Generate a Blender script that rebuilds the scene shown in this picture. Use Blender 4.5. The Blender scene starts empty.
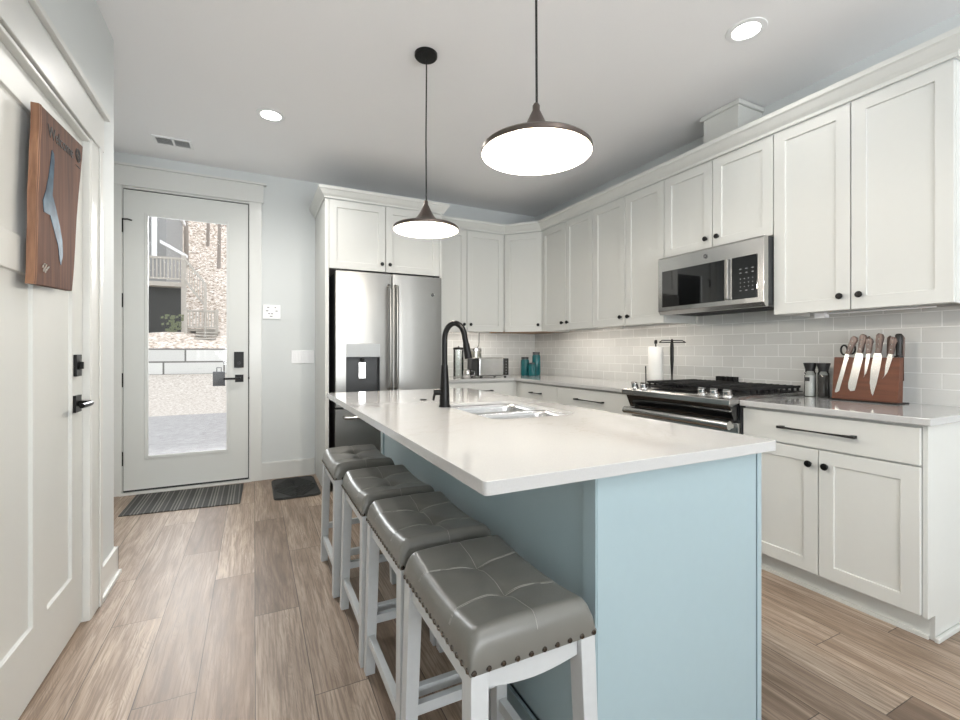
import bpy, bmesh, math, random
from math import sin, cos, pi, radians, sqrt, atan, exp
from mathutils import Vector, Matrix
random.seed(7)
S = bpy.context.scene
COL = S.collection

# ------------------------------------------------------------------ camera
FPX = 456.0
yaw = atan((480 - 254) / FPX)
cam = bpy.data.cameras.new('camera')
co = bpy.data.objects.new('camera', cam)
COL.objects.link(co)
co.location = (0, 0, 1.176)
co.rotation_euler = (radians(90), 0, -yaw)
cam.sensor_width = 36
cam.lens = FPX / 960 * 36
cam.shift_y = -8 / 960
cam.clip_start = 0.05
cam.clip_end = 300
S.camera = co
# ------------------------------------------------------------------ world, lights, exposure
S.view_settings.view_transform = 'Standard'
S.view_settings.look = 'None'
S.view_settings.gamma = 1
S.view_settings.use_curve_mapping = False
S.view_settings.exposure = 1.0
w = bpy.data.worlds.new('overcast_sky')
S.world = w
w.use_nodes = True
bg = w.node_tree.nodes['Background']
bg.inputs[0].default_value = (0.93, 0.96, 1.0, 1)
bg.inputs[1].default_value = 0.95


def area(name, loc, rot, sx, sy, power, color=(1, 1, 1)):
    l = bpy.data.lights.new(name, 'AREA')
    l.shape = 'RECTANGLE'
    l.size = sx
    l.size_y = sy
    l.energy = power
    l.color = color
    o = bpy.data.objects.new(name, l)
    COL.objects.link(o)
    o.location = loc
    o.rotation_euler = rot
    return o


# daylight lamps outside the rear window, the added side window and the entry door
area('daylight_rear', (0.95, -3.72, 1.45), (radians(142), 0, 0), 3.2, 1.9, 108, (0.95, 0.98, 1.0))
area('side_fill', (-0.95, -1.5, 1.4), (radians(138), 0, radians(-90)), 1.9, 1.5, 16, (0.95, 0.98, 1.0))  # added side lamp for flatter light on the right-hand cabinets
area('daylight_entry', (-0.75, 6.6, 2.7), (radians(66), 0, radians(192)), 2.2, 1.4, 120, (0.95, 0.98, 1.0))


# ------------------------------------------------------------------ colour and material helpers
def lin(c):
    c = c / 255.0
    return c / 12.92 if c <= 0.04045 else ((c + 0.055) / 1.055) ** 2.4


def rgb(r, g, b):
    return (lin(r), lin(g), lin(b), 1)


class NT:
    def __init__(self, name):
        self.m = bpy.data.materials.new(name)
        self.m.use_nodes = True
        self.t = self.m.node_tree
        self.b = self.t.nodes['Principled BSDF']
        self.out = self.t.nodes['Material Output']

    def n(self, typ, **kw):
        nd = self.t.nodes.new(typ)
        for k, v in kw.items():
            if k.startswith('i_'):
                key = k[2:]
                key = int(key) if key.isdigit() else key.replace('_', ' ')
                self.put(nd.inputs[key], v)
            else:
                setattr(nd, k, v)
        return nd

    def put(self, sock, v):
        if isinstance(v, bpy.types.NodeSocket):
            self.t.links.new(v, sock)
        elif isinstance(v, bpy.types.Node):
            self.t.links.new(v.outputs[0], sock)
        else:
            sock.default_value = v

    def math(self, op, a, b=0.0, c=None):
        nd = self.t.nodes.new('ShaderNodeMath')
        nd.operation = op
        self.put(nd.inputs[0], a)
        self.put(nd.inputs[1], b)
        if c is not None:
            self.put(nd.inputs[2], c)
        return nd.outputs[0]

    def mix(self, f, a, b, mode='MIX'):
        nd = self.t.nodes.new('ShaderNodeMix')
        nd.data_type = 'RGBA'
        nd.blend_type = mode
        self.put(nd.inputs[0], f)
        self.put(nd.inputs[6], a)
        self.put(nd.inputs[7], b)
        return nd.outputs[2]

    def ramp(self, f, stops):
        nd = self.t.nodes.new('ShaderNodeValToRGB')
        cr = nd.color_ramp
        while len(cr.elements) < len(stops):
            cr.elements.new(0.5)
        for e, (p, c) in zip(cr.elements, stops):
            e.position = p
            e.color = c if len(c) == 4 else (*c, 1)
        self.put(nd.inputs[0], f)
        return nd.outputs[0]

    def coord(self, which='Object'):
        return self.t.nodes.new('ShaderNodeTexCoord').outputs[which]

    def sep(self, v):
        nd = self.t.nodes.new('ShaderNodeSeparateXYZ')
        self.put(nd.inputs[0], v)
        return nd.outputs

    def comb(self, x, y, z=0.0):
        nd = self.t.nodes.new('ShaderNodeCombineXYZ')
        self.put(nd.inputs[0], x)
        self.put(nd.inputs[1], y)
        self.put(nd.inputs[2], z)
        return nd.outputs[0]

    def noise(self, vec, scale=5, detail=3, rough=0.5, dist=0.0, dim='3D'):
        nd = self.n('ShaderNodeTexNoise')
        nd.noise_dimensions = dim
        self.put(nd.inputs['Vector'], vec)
        nd.inputs['Scale'].default_value = scale
        nd.inputs['Detail'].default_value = detail
        nd.inputs['Roughness'].default_value = rough
        nd.inputs['Distortion'].default_value = dist
        return nd.outputs[0]

    def bump(self, h, strength=0.3, dist=0.01):
        nd = self.n('ShaderNodeBump')
        nd.inputs['Strength'].default_value = strength
        nd.inputs['Distance'].default_value = dist
        self.put(nd.inputs['Height'], h)
        self.t.links.new(nd.outputs[0], self.b.inputs['Normal'])

    def set(self, color=None, rough=None, metal=None, spec=None, coat=None, coat_rough=None, trans=None, ior=None):
        i = self.b.inputs
        for k, v in (('Base Color', color), ('Roughness', rough), ('Metallic', metal), ('Specular IOR Level', spec),
                     ('Coat Weight', coat), ('Coat Roughness', coat_rough), ('Transmission Weight', trans), ('IOR', ior)):
            if v is not None:
                self.put(i[k], v)
        return self


def plain(name, c, rough=0.5, metal=0.0, var=0.03, scale=30, bump=0.0, coat=0.0):
    """a painted, plastic or metal surface with faint procedural variation"""
    t = NT(name)
    v = t.noise(t.coord(), scale, 3)
    dark = (c[0] * (1 - var * 2), c[1] * (1 - var * 2), c[2] * (1 - var * 2), 1)
    t.set(color=t.mix(v, dark, c), rough=rough, metal=metal, coat=coat, coat_rough=0.1)
    if bump:
        t.bump(v, bump, 0.002)
    return t.m


M = {}
M['wall'] = plain('blue_grey_wall_paint', rgb(215, 219, 219), 0.75, var=0.01, scale=120, bump=0.06)
M['ceiling'] = plain('white_ceiling_paint', rgb(246, 246, 247), 0.85, var=0.01, scale=120, bump=0.06)
M['trim'] = plain('white_trim_paint', rgb(220, 221, 218), 0.32, var=0.01, coat=0.2)
M['cab'] = plain('white_cabinet_paint', rgb(214, 215, 211), 0.5, var=0.01)
M['door'] = plain('white_door_paint', rgb(218, 220, 217), 0.4, var=0.01)
M['blue'] = plain('pale_blue_cabinet_paint', rgb(164, 184, 190), 0.4, var=0.02)
M['black'] = plain('matte_black_metal', rgb(28, 28, 28), 0.35, 0.6, var=0.1)
M['blackp'] = plain('black_plastic', rgb(22, 22, 23), 0.4, 0.0, var=0.1)
M['iron'] = plain('cast_iron', rgb(30, 30, 31), 0.5, 0.3, var=0.15, bump=0.1)
M['darkcase'] = plain('dark_grey_enamel', rgb(60, 62, 64), 0.4, 0.3, var=0.05)
M['chrome'] = plain('polished_chrome', rgb(215, 215, 215), 0.08, 1.0, var=0.01)
M['copper'] = plain('bronze_lamp_metal', rgb(106, 97, 92), 0.3, 0.9, var=0.05)
M['lampwhite'] = plain('white_lamp_lining', rgb(205, 203, 198), 0.5, var=0.01)
M['stoolwood'] = plain('pale_grey_painted_wood', rgb(196, 199, 200), 0.4, var=0.04, scale=60)
M['stitch'] = plain('pale_grey_thread', rgb(172, 170, 162), 0.7)
M['nail'] = plain('pewter_nailhead', rgb(96, 90, 84), 0.18, 0.95)
M['paper'] = plain('white_paper', rgb(236, 236, 232), 0.85, var=0.02, bump=0.2)
M['plastic'] = plain('white_plastic', rgb(240, 241, 242), 0.35, var=0.01)
M['rubber'] = plain('black_rubber', rgb(42, 44, 43), 0.55, var=0.15, bump=0.3)
M['rawwood'] = plain('raw_birch_plywood', rgb(176, 142, 112), 0.6, var=0.1)
M['satin'] = plain('satin_grey_plastic_trim', rgb(176, 180, 182), 0.5, 0.3, var=0.02)
M['tin'] = plain('galvanised_tin', rgb(180, 180, 172), 0.28, 0.9, var=0.1)
M['ink'] = plain('dark_grey_ink', rgb(60, 60, 60), 0.6)
M['key'] = plain('pale_grey_print', rgb(150, 152, 154), 0.5)
M['salt'] = plain('coarse_salt', rgb(226, 226, 222), 0.8, var=0.15, scale=400, bump=0.5)
M['pepper'] = plain('peppercorns', rgb(58, 52, 48), 0.7, var=0.4, scale=500, bump=0.8)
M['walldirt'] = plain('weathered_house_siding', rgb(150, 150, 148), 0.8, var=0.1)
M['deckwood'] = plain('weathered_deck_timber', rgb(186, 180, 170), 0.8, var=0.15, scale=9)
M['deckdark'] = plain('dark_grey_under_deck', rgb(62, 62, 60), 0.9, var=0.2, scale=14)
M['bark'] = plain('grey_bark', rgb(160, 150, 140), 0.9, var=0.2, scale=8)
M['roofwhite'] = plain('white_fascia_board', rgb(235, 235, 235), 0.6)
M['leafgreen'] = plain('dull_green_leaves', rgb(120, 128, 96), 0.8, var=0.2)
M['slate'] = plain('dark_grey_vent_back', rgb(95, 96, 98), 0.7)


def steel(name, c, rough, axis):
    t = NT(name)
    x, y, z = t.sep(t.coord())
    sc = {'z': t.comb(t.math('MULTIPLY', x, 90), t.math('MULTIPLY', y, 90), t.math('MULTIPLY', z, 1.2)),
          'h': t.comb(t.math('MULTIPLY', x, 1.5), t.math('MULTIPLY', y, 1.5), t.math('MULTIPLY', z, 160))}[axis]
    n = t.noise(sc, 4, 3)
    t.set(color=t.mix(n, (c[0] * .94, c[1] * .94, c[2] * .94, 1), c), metal=1.0,
          rough=t.math('MULTIPLY_ADD', n, 0.06, rough - 0.03))
    big = t.noise(t.comb(t.math('MULTIPLY', x, 7), t.math('MULTIPLY', y, 7), t.math('MULTIPLY', z, 0.8)), 1, 1)
    t.bump(big, 0.25, 0.01)
    return t.m


M['steel'] = steel('brushed_stainless_vertical', rgb(152, 151, 148), 0.33, 'z')
M['steelh'] = steel('brushed_stainless_horizontal', rgb(196, 196, 194), 0.22, 'h')
M['sink'] = steel('satin_sink_steel', rgb(205, 205, 205), 0.24, 'h')


def black_glass():
    t = NT('black_appliance_glass')
    t.set(color=rgb(14, 15, 16), rough=0.04, spec=0.7, coat=0.5, coat_rough=0.02)
    v = t.noise(t.coord(), 3, 1)
    t.put(t.b.inputs['Roughness'], t.math('MULTIPLY_ADD', v, 0.02, 0.03))
    return t.m


M['bglass'] = black_glass()


def clear_glass(name, tint=(1, 1, 1, 1), refl=1.0):
    """a thin pane: see-through with a Fresnel reflection"""
    t = NT(name)
    tr = t.n('ShaderNodeBsdfTransparent')
    tr.inputs[0].default_value = tint
    gl = t.n('ShaderNodeBsdfGlossy')
    gl.inputs['Roughness'].default_value = 0.02
    fr = t.n('ShaderNodeFresnel')
    fr.inputs[0].default_value = 1.45
    v = t.noise(t.coord(), 2, 1)
    f = t.math('MULTIPLY', t.math('MULTIPLY', fr.outputs[0], refl), t.math('MULTIPLY_ADD', v, 0.1, 0.95))
    mx = t.n('ShaderNodeMixShader')
    t.put(mx.inputs[0], f)
    t.t.links.new(tr.outputs[0], mx.inputs[1])
    t.t.links.new(gl.outputs[0], mx.inputs[2])
    t.t.links.new(mx.outputs[0], t.out.inputs[0])
    return t.m


M['pane'] = clear_glass('window_pane_glass')
M['jar'] = clear_glass('clear_jar_glass', (0.95, 0.97, 0.97, 1), 1.1)


def teal():
    t = NT('teal_glass')
    v = t.noise(t.coord(), 40, 2)
    t.set(color=t.mix(v, rgb(14, 84, 90), rgb(44, 128, 134)), rough=0.12, trans=0.35, ior=1.4)
    return t.m


M['teal'] = teal()


def floor_mat():
    t = NT('oak_vinyl_planks')
    x, y, z = t.sep(t.coord())
    W, L = 0.183, 1.265
    xr = t.math('DIVIDE', t.math('SUBTRACT', x, 0.004), W)
    row = t.math('FLOOR', xr)
    off = t.math('MULTIPLY', t.math('FRACT', t.math('MULTIPLY', t.math('ADD', row, 40), 0.618)), L)
    known = {-1: 2.713, -2: 1.85, -3: 2.44, -4: 2.905, 0: 2.26, 1: 1.65, 10: 0.739, 11: 1.04, 2: 2.42, 9: 1.31, 12: 0.52}
    for k, v in known.items():
        c = t.math('COMPARE', row, float(k), 0.1)
        off = t.math('ADD', t.math('MULTIPLY', off, t.math('SUBTRACT', 1.0, c)), t.math('MULTIPLY', c, v % L))
    yr = t.math('DIVIDE', t.math('SUBTRACT', y, off), L)
    pl = t.math('FLOOR', yr)
    wn = t.n('ShaderNodeTexWhiteNoise', noise_dimensions='2D')
    t.put(wn.inputs['Vector'], t.comb(row, pl))
    rnd = wn.outputs['Value']
    sh = t.math('MULTIPLY', rnd, 37.0)
    fx = t.math('FRACT', xr)
    fy = t.math('FRACT', yr)
    # long soft figure and fine pores
    v1 = t.comb(t.math('ADD', t.math('MULTIPLY', x, 9.0), sh), t.math('MULTIPLY', y, 0.9), sh)
    g1 = t.noise(v1, 1.6, 5, 0.62, 1.1)
    v2 = t.comb(t.math('ADD', t.math('MULTIPLY', x, 90.0), sh), t.math('MULTIPLY', y, 3.2), sh)
    g2 = t.noise(v2, 1.5, 4, 0.6)
    # cathedral figure: rings of a stretched, wobbled distance field about the middle of the plank
    cx = t.math('SUBTRACT', fx, t.math('MULTIPLY_ADD', rnd, 0.5, 0.25))
    wob = t.noise(t.comb(t.math('ADD', t.math('MULTIPLY', x, 5.0), sh), t.math('MULTIPLY', y, 2.2), sh), 1.3, 3, 0.5)
    rad = t.math('ADD', t.math('MULTIPLY', t.math('ABSOLUTE', cx), 1.6),
                 t.math('ADD', t.math('MULTIPLY', t.math('ABSOLUTE', t.math('SUBTRACT', fy, 0.55)), 1.1), t.math('MULTIPLY', wob, 1.5)))
    ring = t.math('ABSOLUTE', t.math('SINE', t.math('MULTIPLY', rad, 44.0)))
    ringd = t.math('SUBTRACT', 1.0, t.math('POWER', ring, 0.38))
    near = t.math('MAXIMUM', t.math('SUBTRACT', 1.0, t.math('MULTIPLY', t.math('ABSOLUTE', cx), 2.6)), 0.0)
    base = t.ramp(g1, [(0.25, rgb(122, 106, 91)), (0.47, rgb(166, 149, 133)), (0.72, rgb(202, 187, 172))])
    tone = t.mix(rnd, rgb(196, 186, 178), rgb(255, 252, 248))
    c = t.mix(1.0, base, tone, 'MULTIPLY')
    c = t.mix(t.math('MULTIPLY', t.ramp(g2, [(0.42, (1, 1, 1)), (0.52, (0, 0, 0))]), 0.58), c, rgb(108, 90, 76))
    c = t.mix(t.math('MULTIPLY', t.math('MULTIPLY', ringd, near), 0.7), c, rgb(112, 94, 80))
    # seams
    ex = t.math('MULTIPLY', t.math('MINIMUM', fx, t.math('SUBTRACT', 1.0, fx)), W)
    ey = t.math('MULTIPLY', t.math('MINIMUM', fy, t.math('SUBTRACT', 1.0, fy)), L)
    e = t.math('MINIMUM', ex, ey)
    seam = t.math('LESS_THAN', e, 0.0016)
    c = t.mix(t.math('MULTIPLY', seam, 0.75), c, rgb(52, 44, 38))
    t.set(color=c, rough=t.math('MULTIPLY_ADD', g2, 0.15, 0.36), spec=0.4)
    h = t.math('SUBTRACT', t.math('MULTIPLY', g2, 0.3), t.math('ADD', t.math('MULTIPLY', seam, 1.0), t.math('MULTIPLY', ringd, 0.15)))
    t.bump(h, 0.35, 0.002)
    return t.m


M['floor'] = floor_mat()


def tile_mat(name, along):
    t = NT(name)
    x, y, z = t.sep(t.coord())
    a = {'x': x, 'y': t.math('ADD', y, -1.0035)}[along]
    v = t.comb(a, t.math('SUBTRACT', z, 0.914 + 0.0775 * 1 - 0.0775))
    br = t.n('ShaderNodeTexBrick')
    br.offset = 0.5
    br.offset_frequency = 2
    t.put(br.inputs['Vector'], v)
    br.inputs['Color1'].default_value = rgb(212, 213, 210)
    br.inputs['Color2'].default_value = rgb(206, 207, 204)
    br.inputs['Mortar'].default_value = rgb(236, 237, 235)
    br.inputs['Scale'].default_value = 1.0
    br.inputs['Mortar Size'].default_value = 0.0022
    br.inputs['Mortar Smooth'].default_value = 0.3
    br.inputs['Brick Width'].default_value = 0.157
    br.inputs['Row Height'].default_value = 0.0775
    t.set(color=br.outputs[0], rough=t.math('MULTIPLY_ADD', br.outputs[1], 0.5, 0.12), spec=0.5)
    wav = t.noise(t.coord(), 9, 2)
    t.bump(t.math('SUBTRACT', t.math('MULTIPLY', wav, 0.35), br.outputs[1]), 0.35, 0.003)
    return t.m


M['tiley'] = tile_mat('subway_tile_long_wall', 'y')
M['tilex'] = tile_mat('subway_tile_short_wall', 'x')


def quartz():
    t = NT('white_quartz')
    co_ = t.coord()
    n = t.noise(co_, 2.1, 5, 0.6, 1.8)
    vein = t.ramp(t.math('ABSOLUTE', t.math('SUBTRACT', n, 0.5)), [(0.0, (1, 1, 1)), (0.022, (0, 0, 0))])
    m2 = t.noise(co_, 1.3, 2)
    f = t.math('MULTIPLY', vein, t.math('MULTIPLY', t.ramp(m2, [(0.45, (0, 0, 0)), (0.7, (1, 1, 1))]), 0.6))
    sp = t.noise(co_, 260, 2)
    c = t.mix(sp, rgb(186, 186, 185), rgb(198, 198, 197))
    t.set(color=t.mix(f, c, rgb(170, 164, 158)), rough=0.1, spec=0.5, coat=0.3, coat_rough=0.05)
    return t.m


M['quartz'] = quartz()


def leather():
    t = NT('grey_leather')
    co_ = t.coord()
    n = t.noise(co_, 160, 3)
    n2 = t.noise(co_, 9, 2)
    t.set(color=t.mix(n2, rgb(96, 95, 90), rgb(120, 119, 113)), rough=t.math('MULTIPLY_ADD', n, 0.12, 0.27), spec=0.65)
    t.bump(n, 0.12, 0.001)
    return t.m


M['leather'] = leather()


def wood(name, c1, c2, axis='z', scale=1.0, rough=0.5):
    t = NT(name)
    x, y, z = t.sep(t.coord())
    k = 38 * scale
    s = {'z': (k, k, 2.2), 'y': (k, 2.2, k)}[axis]
    v = t.comb(t.math('MULTIPLY', x, s[0]), t.math('MULTIPLY', y, s[1]), t.math('MULTIPLY', z, s[2]))
    n = t.noise(v, 1, 4, 0.6, 0.5)
    t.set(color=t.ramp(n, [(0.3, c1), (0.7, c2)]), rough=rough)
    t.bump(n, 0.2, 0.002)
    return t.m


M['walnut'] = wood('walnut_board_face', rgb(70, 45, 34), rgb(112, 76, 58), 'z', 1.0, 0.75)
M['sapwood'] = wood('live_edge_sapwood', rgb(104, 70, 50), rgb(172, 128, 98), 'z', 0.8, 0.5)
M['blockwood'] = wood('cherry_knife_block', rgb(84, 46, 28), rgb(112, 64, 40), 'y', 1.0, 0.5)
M['knifewood'] = wood('mottled_knife_handle', rgb(48, 36, 32), rgb(146, 122, 112), 'z', 2.5, 0.3)


def resin():
    t = NT('blue_resin_inlay')
    n = t.noise(t.coord(), 18, 3)
    t.set(color=t.ramp(n, [(0.3, rgb(24, 48, 68)), (0.7, rgb(70, 98, 116))]), rough=0.4, spec=0.2)
    return t.m


M['resin'] = resin()


def striped_mat():
    t = NT('striped_woven_mat')
    x, y, z = t.sep(t.coord())
    a = t.math('FRACT', t.math('MULTIPLY', x, 8.2))
    b = t.math('SINE', t.math('MULTIPLY', x, 310.0))
    s1 = t.ramp(a, [(0.0, rgb(66, 66, 64)), (0.28, rgb(128, 127, 122)), (0.36, rgb(74, 74, 72)), (0.46, rgb(140, 138, 132)),
                    (0.54, rgb(76, 76, 74)), (0.62, rgb(142, 140, 134)), (0.7, rgb(80, 80, 78)), (0.92, rgb(120, 118, 114))])
    s1n = t.t.nodes[-1]
    s1n.color_ramp.interpolation = 'CONSTANT'
    n = t.noise(t.coord(), 220, 2)
    t.set(color=t.mix(t.math('MULTIPLY', t.math('ADD', b, 1.0), 0.18), t.mix(t.math('MULTIPLY', n, 0.5), s1, rgb(60, 60, 58)), rgb(50, 50, 48)), rough=0.9)
    t.bump(n, 0.5, 0.003)
    return t.m


M['stripe'] = striped_mat()


def speckle(name, stops, scale, rough=0.95, stretch=(1, 1, 1)):
    t = NT(name)
    x, y, z = t.sep(t.coord())
    v = t.comb(t.math('MULTIPLY', x, stretch[0]), t.math('MULTIPLY', y, stretch[1]), t.math('MULTIPLY', z, stretch[2]))
    n = t.noise(v, scale, 6, 0.75)
    t.set(color=t.ramp(n, stops), rough=rough)
    return t.m


M['asphalt'] = speckle('pale_worn_asphalt', [(0.3, rgb(140, 138, 137)), (0.7, rgb(172, 170, 169))], 9)
M['leaves'] = speckle('fallen_leaves', [(0.35, rgb(128, 108, 92)), (0.5, rgb(186, 170, 154)), (0.65, rgb(226, 216, 206))], 8)
M['hill'] = speckle('leaf_covered_hillside', [(0.36, rgb(96, 80, 68)), (0.48, rgb(200, 182, 164)), (0.60, rgb(244, 238, 232))], 5.5, stretch=(1, 1, 1))
M['gravel'] = speckle('leafy_gravel', [(0.35, rgb(140, 126, 114)), (0.5, rgb(190, 182, 172)), (0.65, rgb(216, 212, 206))], 14)


def blocks():
    t = NT('precast_concrete_blocks')
    x, y, z = t.sep(t.coord())
    br = t.n('ShaderNodeTexBrick')
    br.offset = 0.35
    t.put(br.inputs['Vector'], t.comb(t.math('ADD', x, 0.35), t.math('ADD', z, 0.02)))
    br.inputs['Color1'].default_value = rgb(214, 214, 210)
    br.inputs['Color2'].default_value = rgb(200, 200, 196)
    br.inputs['Mortar'].default_value = rgb(110, 108, 104)
    br.inputs['Scale'].default_value = 1
    br.inputs['Mortar Size'].default_value = 0.03
    br.inputs['Brick Width'].default_value = 1.93
    br.inputs['Row Height'].default_value = 0.47
    t.set(color=br.outputs[0], rough=0.9)
    return t.m


M['blocks'] = blocks()


def emit(name, c, strength):
    t = NT(name)
    v = t.noise(t.coord(), 4, 1)
    t.b.inputs['Emission Color'].default_value = c
    t.put(t.b.inputs['Emission Strength'], t.math('MULTIPLY_ADD', v, strength * 0.04, strength))
    return t.m


M['bulb'] = emit('glowing_bulb', (1, 0.93, 0.82, 1), 14)
M['led'] = emit('glowing_downlight_lens', (1, 0.97, 0.92, 1), 9)

# ------------------------------------------------------------------ geometry helpers
ORG = {}


class B:
    """collects shapes in world coordinates; build() links them as ONE mesh object"""

    def __init__(self):
        self.bm = bmesh.new()

    def box(self, x0, x1, y0, y1, z0, z1):
        v = [self.bm.verts.new(p) for p in ((x0, y0, z0), (x1, y0, z0), (x1, y1, z0), (x0, y1, z0),
                                            (x0, y0, z1), (x1, y0, z1), (x1, y1, z1), (x0, y1, z1))]
        for f in ((0, 3, 2, 1), (4, 5, 6, 7), (0, 1, 5, 4), (1, 2, 6, 5), (2, 3, 7, 6), (3, 0, 4, 7)):
            self.bm.faces.new([v[i] for i in f])
        return self

    def quadbox(self, lo, hi):
        """box between two quads (4 points each, same order)"""
        a = [self.bm.verts.new(p) for p in lo]
        b = [self.bm.verts.new(p) for p in hi]
        self.bm.faces.new(a[::-1])
        self.bm.faces.new(b)
        for i in range(4):
            j = (i + 1) % 4
            self.bm.faces.new((a[i], a[j], b[j], b[i]))
        return self

    def prism(self, pts, d):
        d = Vector(d)
        a = [self.bm.verts.new(Vector(p)) for p in pts]
        b = [self.bm.verts.new(Vector(p) + d) for p in pts]
        self.bm.faces.new(a[::-1])
        self.bm.faces.new(b)
        n = len(a)
        for i in range(n):
            j = (i + 1) % n
            self.bm.faces.new((a[i], a[j], b[j], b[i]))
        return self

    def lathe(self, prof, c=(0, 0, 0), n=32, axis=(0, 0, 1), close=False):
        ax = Vector(axis).normalized()
        q = Vector((0, 0, 1)).rotation_difference(ax)
        c = Vector(c)
        rings = []
        for r, z in prof:
            if r < 1e-6:
                rings.append([self.bm.verts.new(c + q @ Vector((0, 0, z)))])
            else:
                rings.append([self.bm.verts.new(c + q @ Vector((r * cos(2 * pi * k / n), r * sin(2 * pi * k / n), z))) for k in range(n)])
        pairs = list(zip(rings, rings[1:]))
        if close:
            pairs.append((rings[-1], rings[0]))
        for a, b in pairs:
            for k in range(n):
                j = (k + 1) % n
                if len(a) == 1 and len(b) == 1:
                    continue
                if len(a) == 1:
                    self.bm.faces.new((a[0], b[j], b[k]))
                elif len(b) == 1:
                    self.bm.faces.new((a[k], a[j], b[0]))
                else:
                    self.bm.faces.new((a[k], a[j], b[j], b[k]))
        return self

    def cyl(self, p0, p1, r, r1=None, n=24):
        p0, p1 = Vector(p0), Vector(p1)
        L = (p1 - p0).length
        r1 = r if r1 is None else r1
        return self.lathe([(0, 0), (r, 0), (r1, L), (0, L)], p0, n, (p1 - p0))

    def tube(self, pts, r, n=12, caps=True, flat=1.0):
        pts = [Vector(p) for p in pts]
        rs = r if isinstance(r, (list, tuple)) else [r] * len(pts)
        rings = []
        up = None
        for i, p in enumerate(pts):
            t = (pts[min(i + 1, len(pts) - 1)] - pts[max(i - 1, 0)]).normalized()
            if up is None:
                up = t.orthogonal().normalized()
                if abs(t.z) < 0.9:
                    up = (Vector((0, 0, 1)) - t * t.z).normalized()
            else:
                up = (up - t * up.dot(t)).normalized()
            s = t.cross(up)
            rings.append([self.bm.verts.new(p + rs[i] * (cos(2 * pi * k / n) * s + flat * sin(2 * pi * k / n) * up)) for k in range(n)])
        for a, b in zip(rings, rings[1:]):
            for k in range(n):
                j = (k + 1) % n
                self.bm.faces.new((a[k], a[j], b[j], b[k]))
        if caps:
            self.bm.faces.new(rings[0][::-1])
            self.bm.faces.new(rings[-1])
        return self

    def ball(self, c, r, n=12, sz=1.0):
        m = n // 2 + 2
        return self.lathe([(r * sin(pi * i / m), -r * sz * cos(pi * i / m)) for i in range(m + 1)], c, n)

    def build(self, name, mat, parent=None, smooth=False, bev=0.0, seg=2, M4=None, loc=None, ang=35):
        bm = self.bm
        if M4 is not None:
            bmesh.ops.transform(bm, matrix=M4, verts=bm.verts)
        o_ = Vector((0, 0, 0))
        if parent is not None:
            o_ = ORG[parent.name]
        elif loc is not None:
            o_ = Vector(loc)
        bmesh.ops.translate(bm, verts=bm.verts, vec=-o_)
        bmesh.ops.recalc_face_normals(bm, faces=bm.faces)
        me = bpy.data.meshes.new(name)
        if smooth:
            for f in bm.faces:
                f.smooth = True
            lim = radians(ang)
            for e in bm.edges:
                if len(e.link_faces) == 2 and e.calc_face_angle(0) > lim:
                    e.smooth = False
        bm.to_mesh(me)
        bm.free()
        o = bpy.data.objects.new(name, me)
        COL.objects.link(o)
        me.materials.append(mat)
        if parent is not None:
            o.parent = parent
            ORG[o.name] = o_
        else:
            o.location = o_
            ORG[o.name] = o_
        if bev:
            md = o.modifiers.new('bevel', 'BEVEL')
            md.width = bev
            md.segments = seg
            md.limit_method = 'ANGLE'
            md.angle_limit = radians(30)
        return o


def tag(o, label=None, cat=None, group=None, kind=None):
    if label:
        o['label'] = label
    if cat:
        o['category'] = cat
    if group:
        o['group'] = group
    if kind:
        o['kind'] = kind
    return o


def thing(name, loc, label, cat, group=None):
    o = bpy.data.objects.new(name, None)
    COL.objects.link(o)
    o.location = loc
    o.empty_display_size = 0.05
    ORG[o.name] = Vector(loc)
    return tag(o, label, cat, group)


def struct(name, b, mat, **kw):
    return tag(b.build(name, mat, **kw), kind='structure')


def copy_tree(o, parent=None):
    c = o.copy()
    COL.objects.link(c)
    if parent is not None:
        c.parent = parent
        c.matrix_parent_inverse = o.matrix_parent_inverse.copy()
    for ch in list(o.children):
        copy_tree(ch, c)
    return c


def frame(O, U, N):
    """matrix taking local (u, out, z) to world"""
    U, N = Vector(U).normalized(), Vector(N).normalized()
    m = Matrix.Identity(4)
    for i in range(3):
        m[i][0] = U[i]
        m[i][1] = N[i]
        m[i][2] = (0, 0, 1)[i]
        m[i][3] = O[i]
    return m


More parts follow.
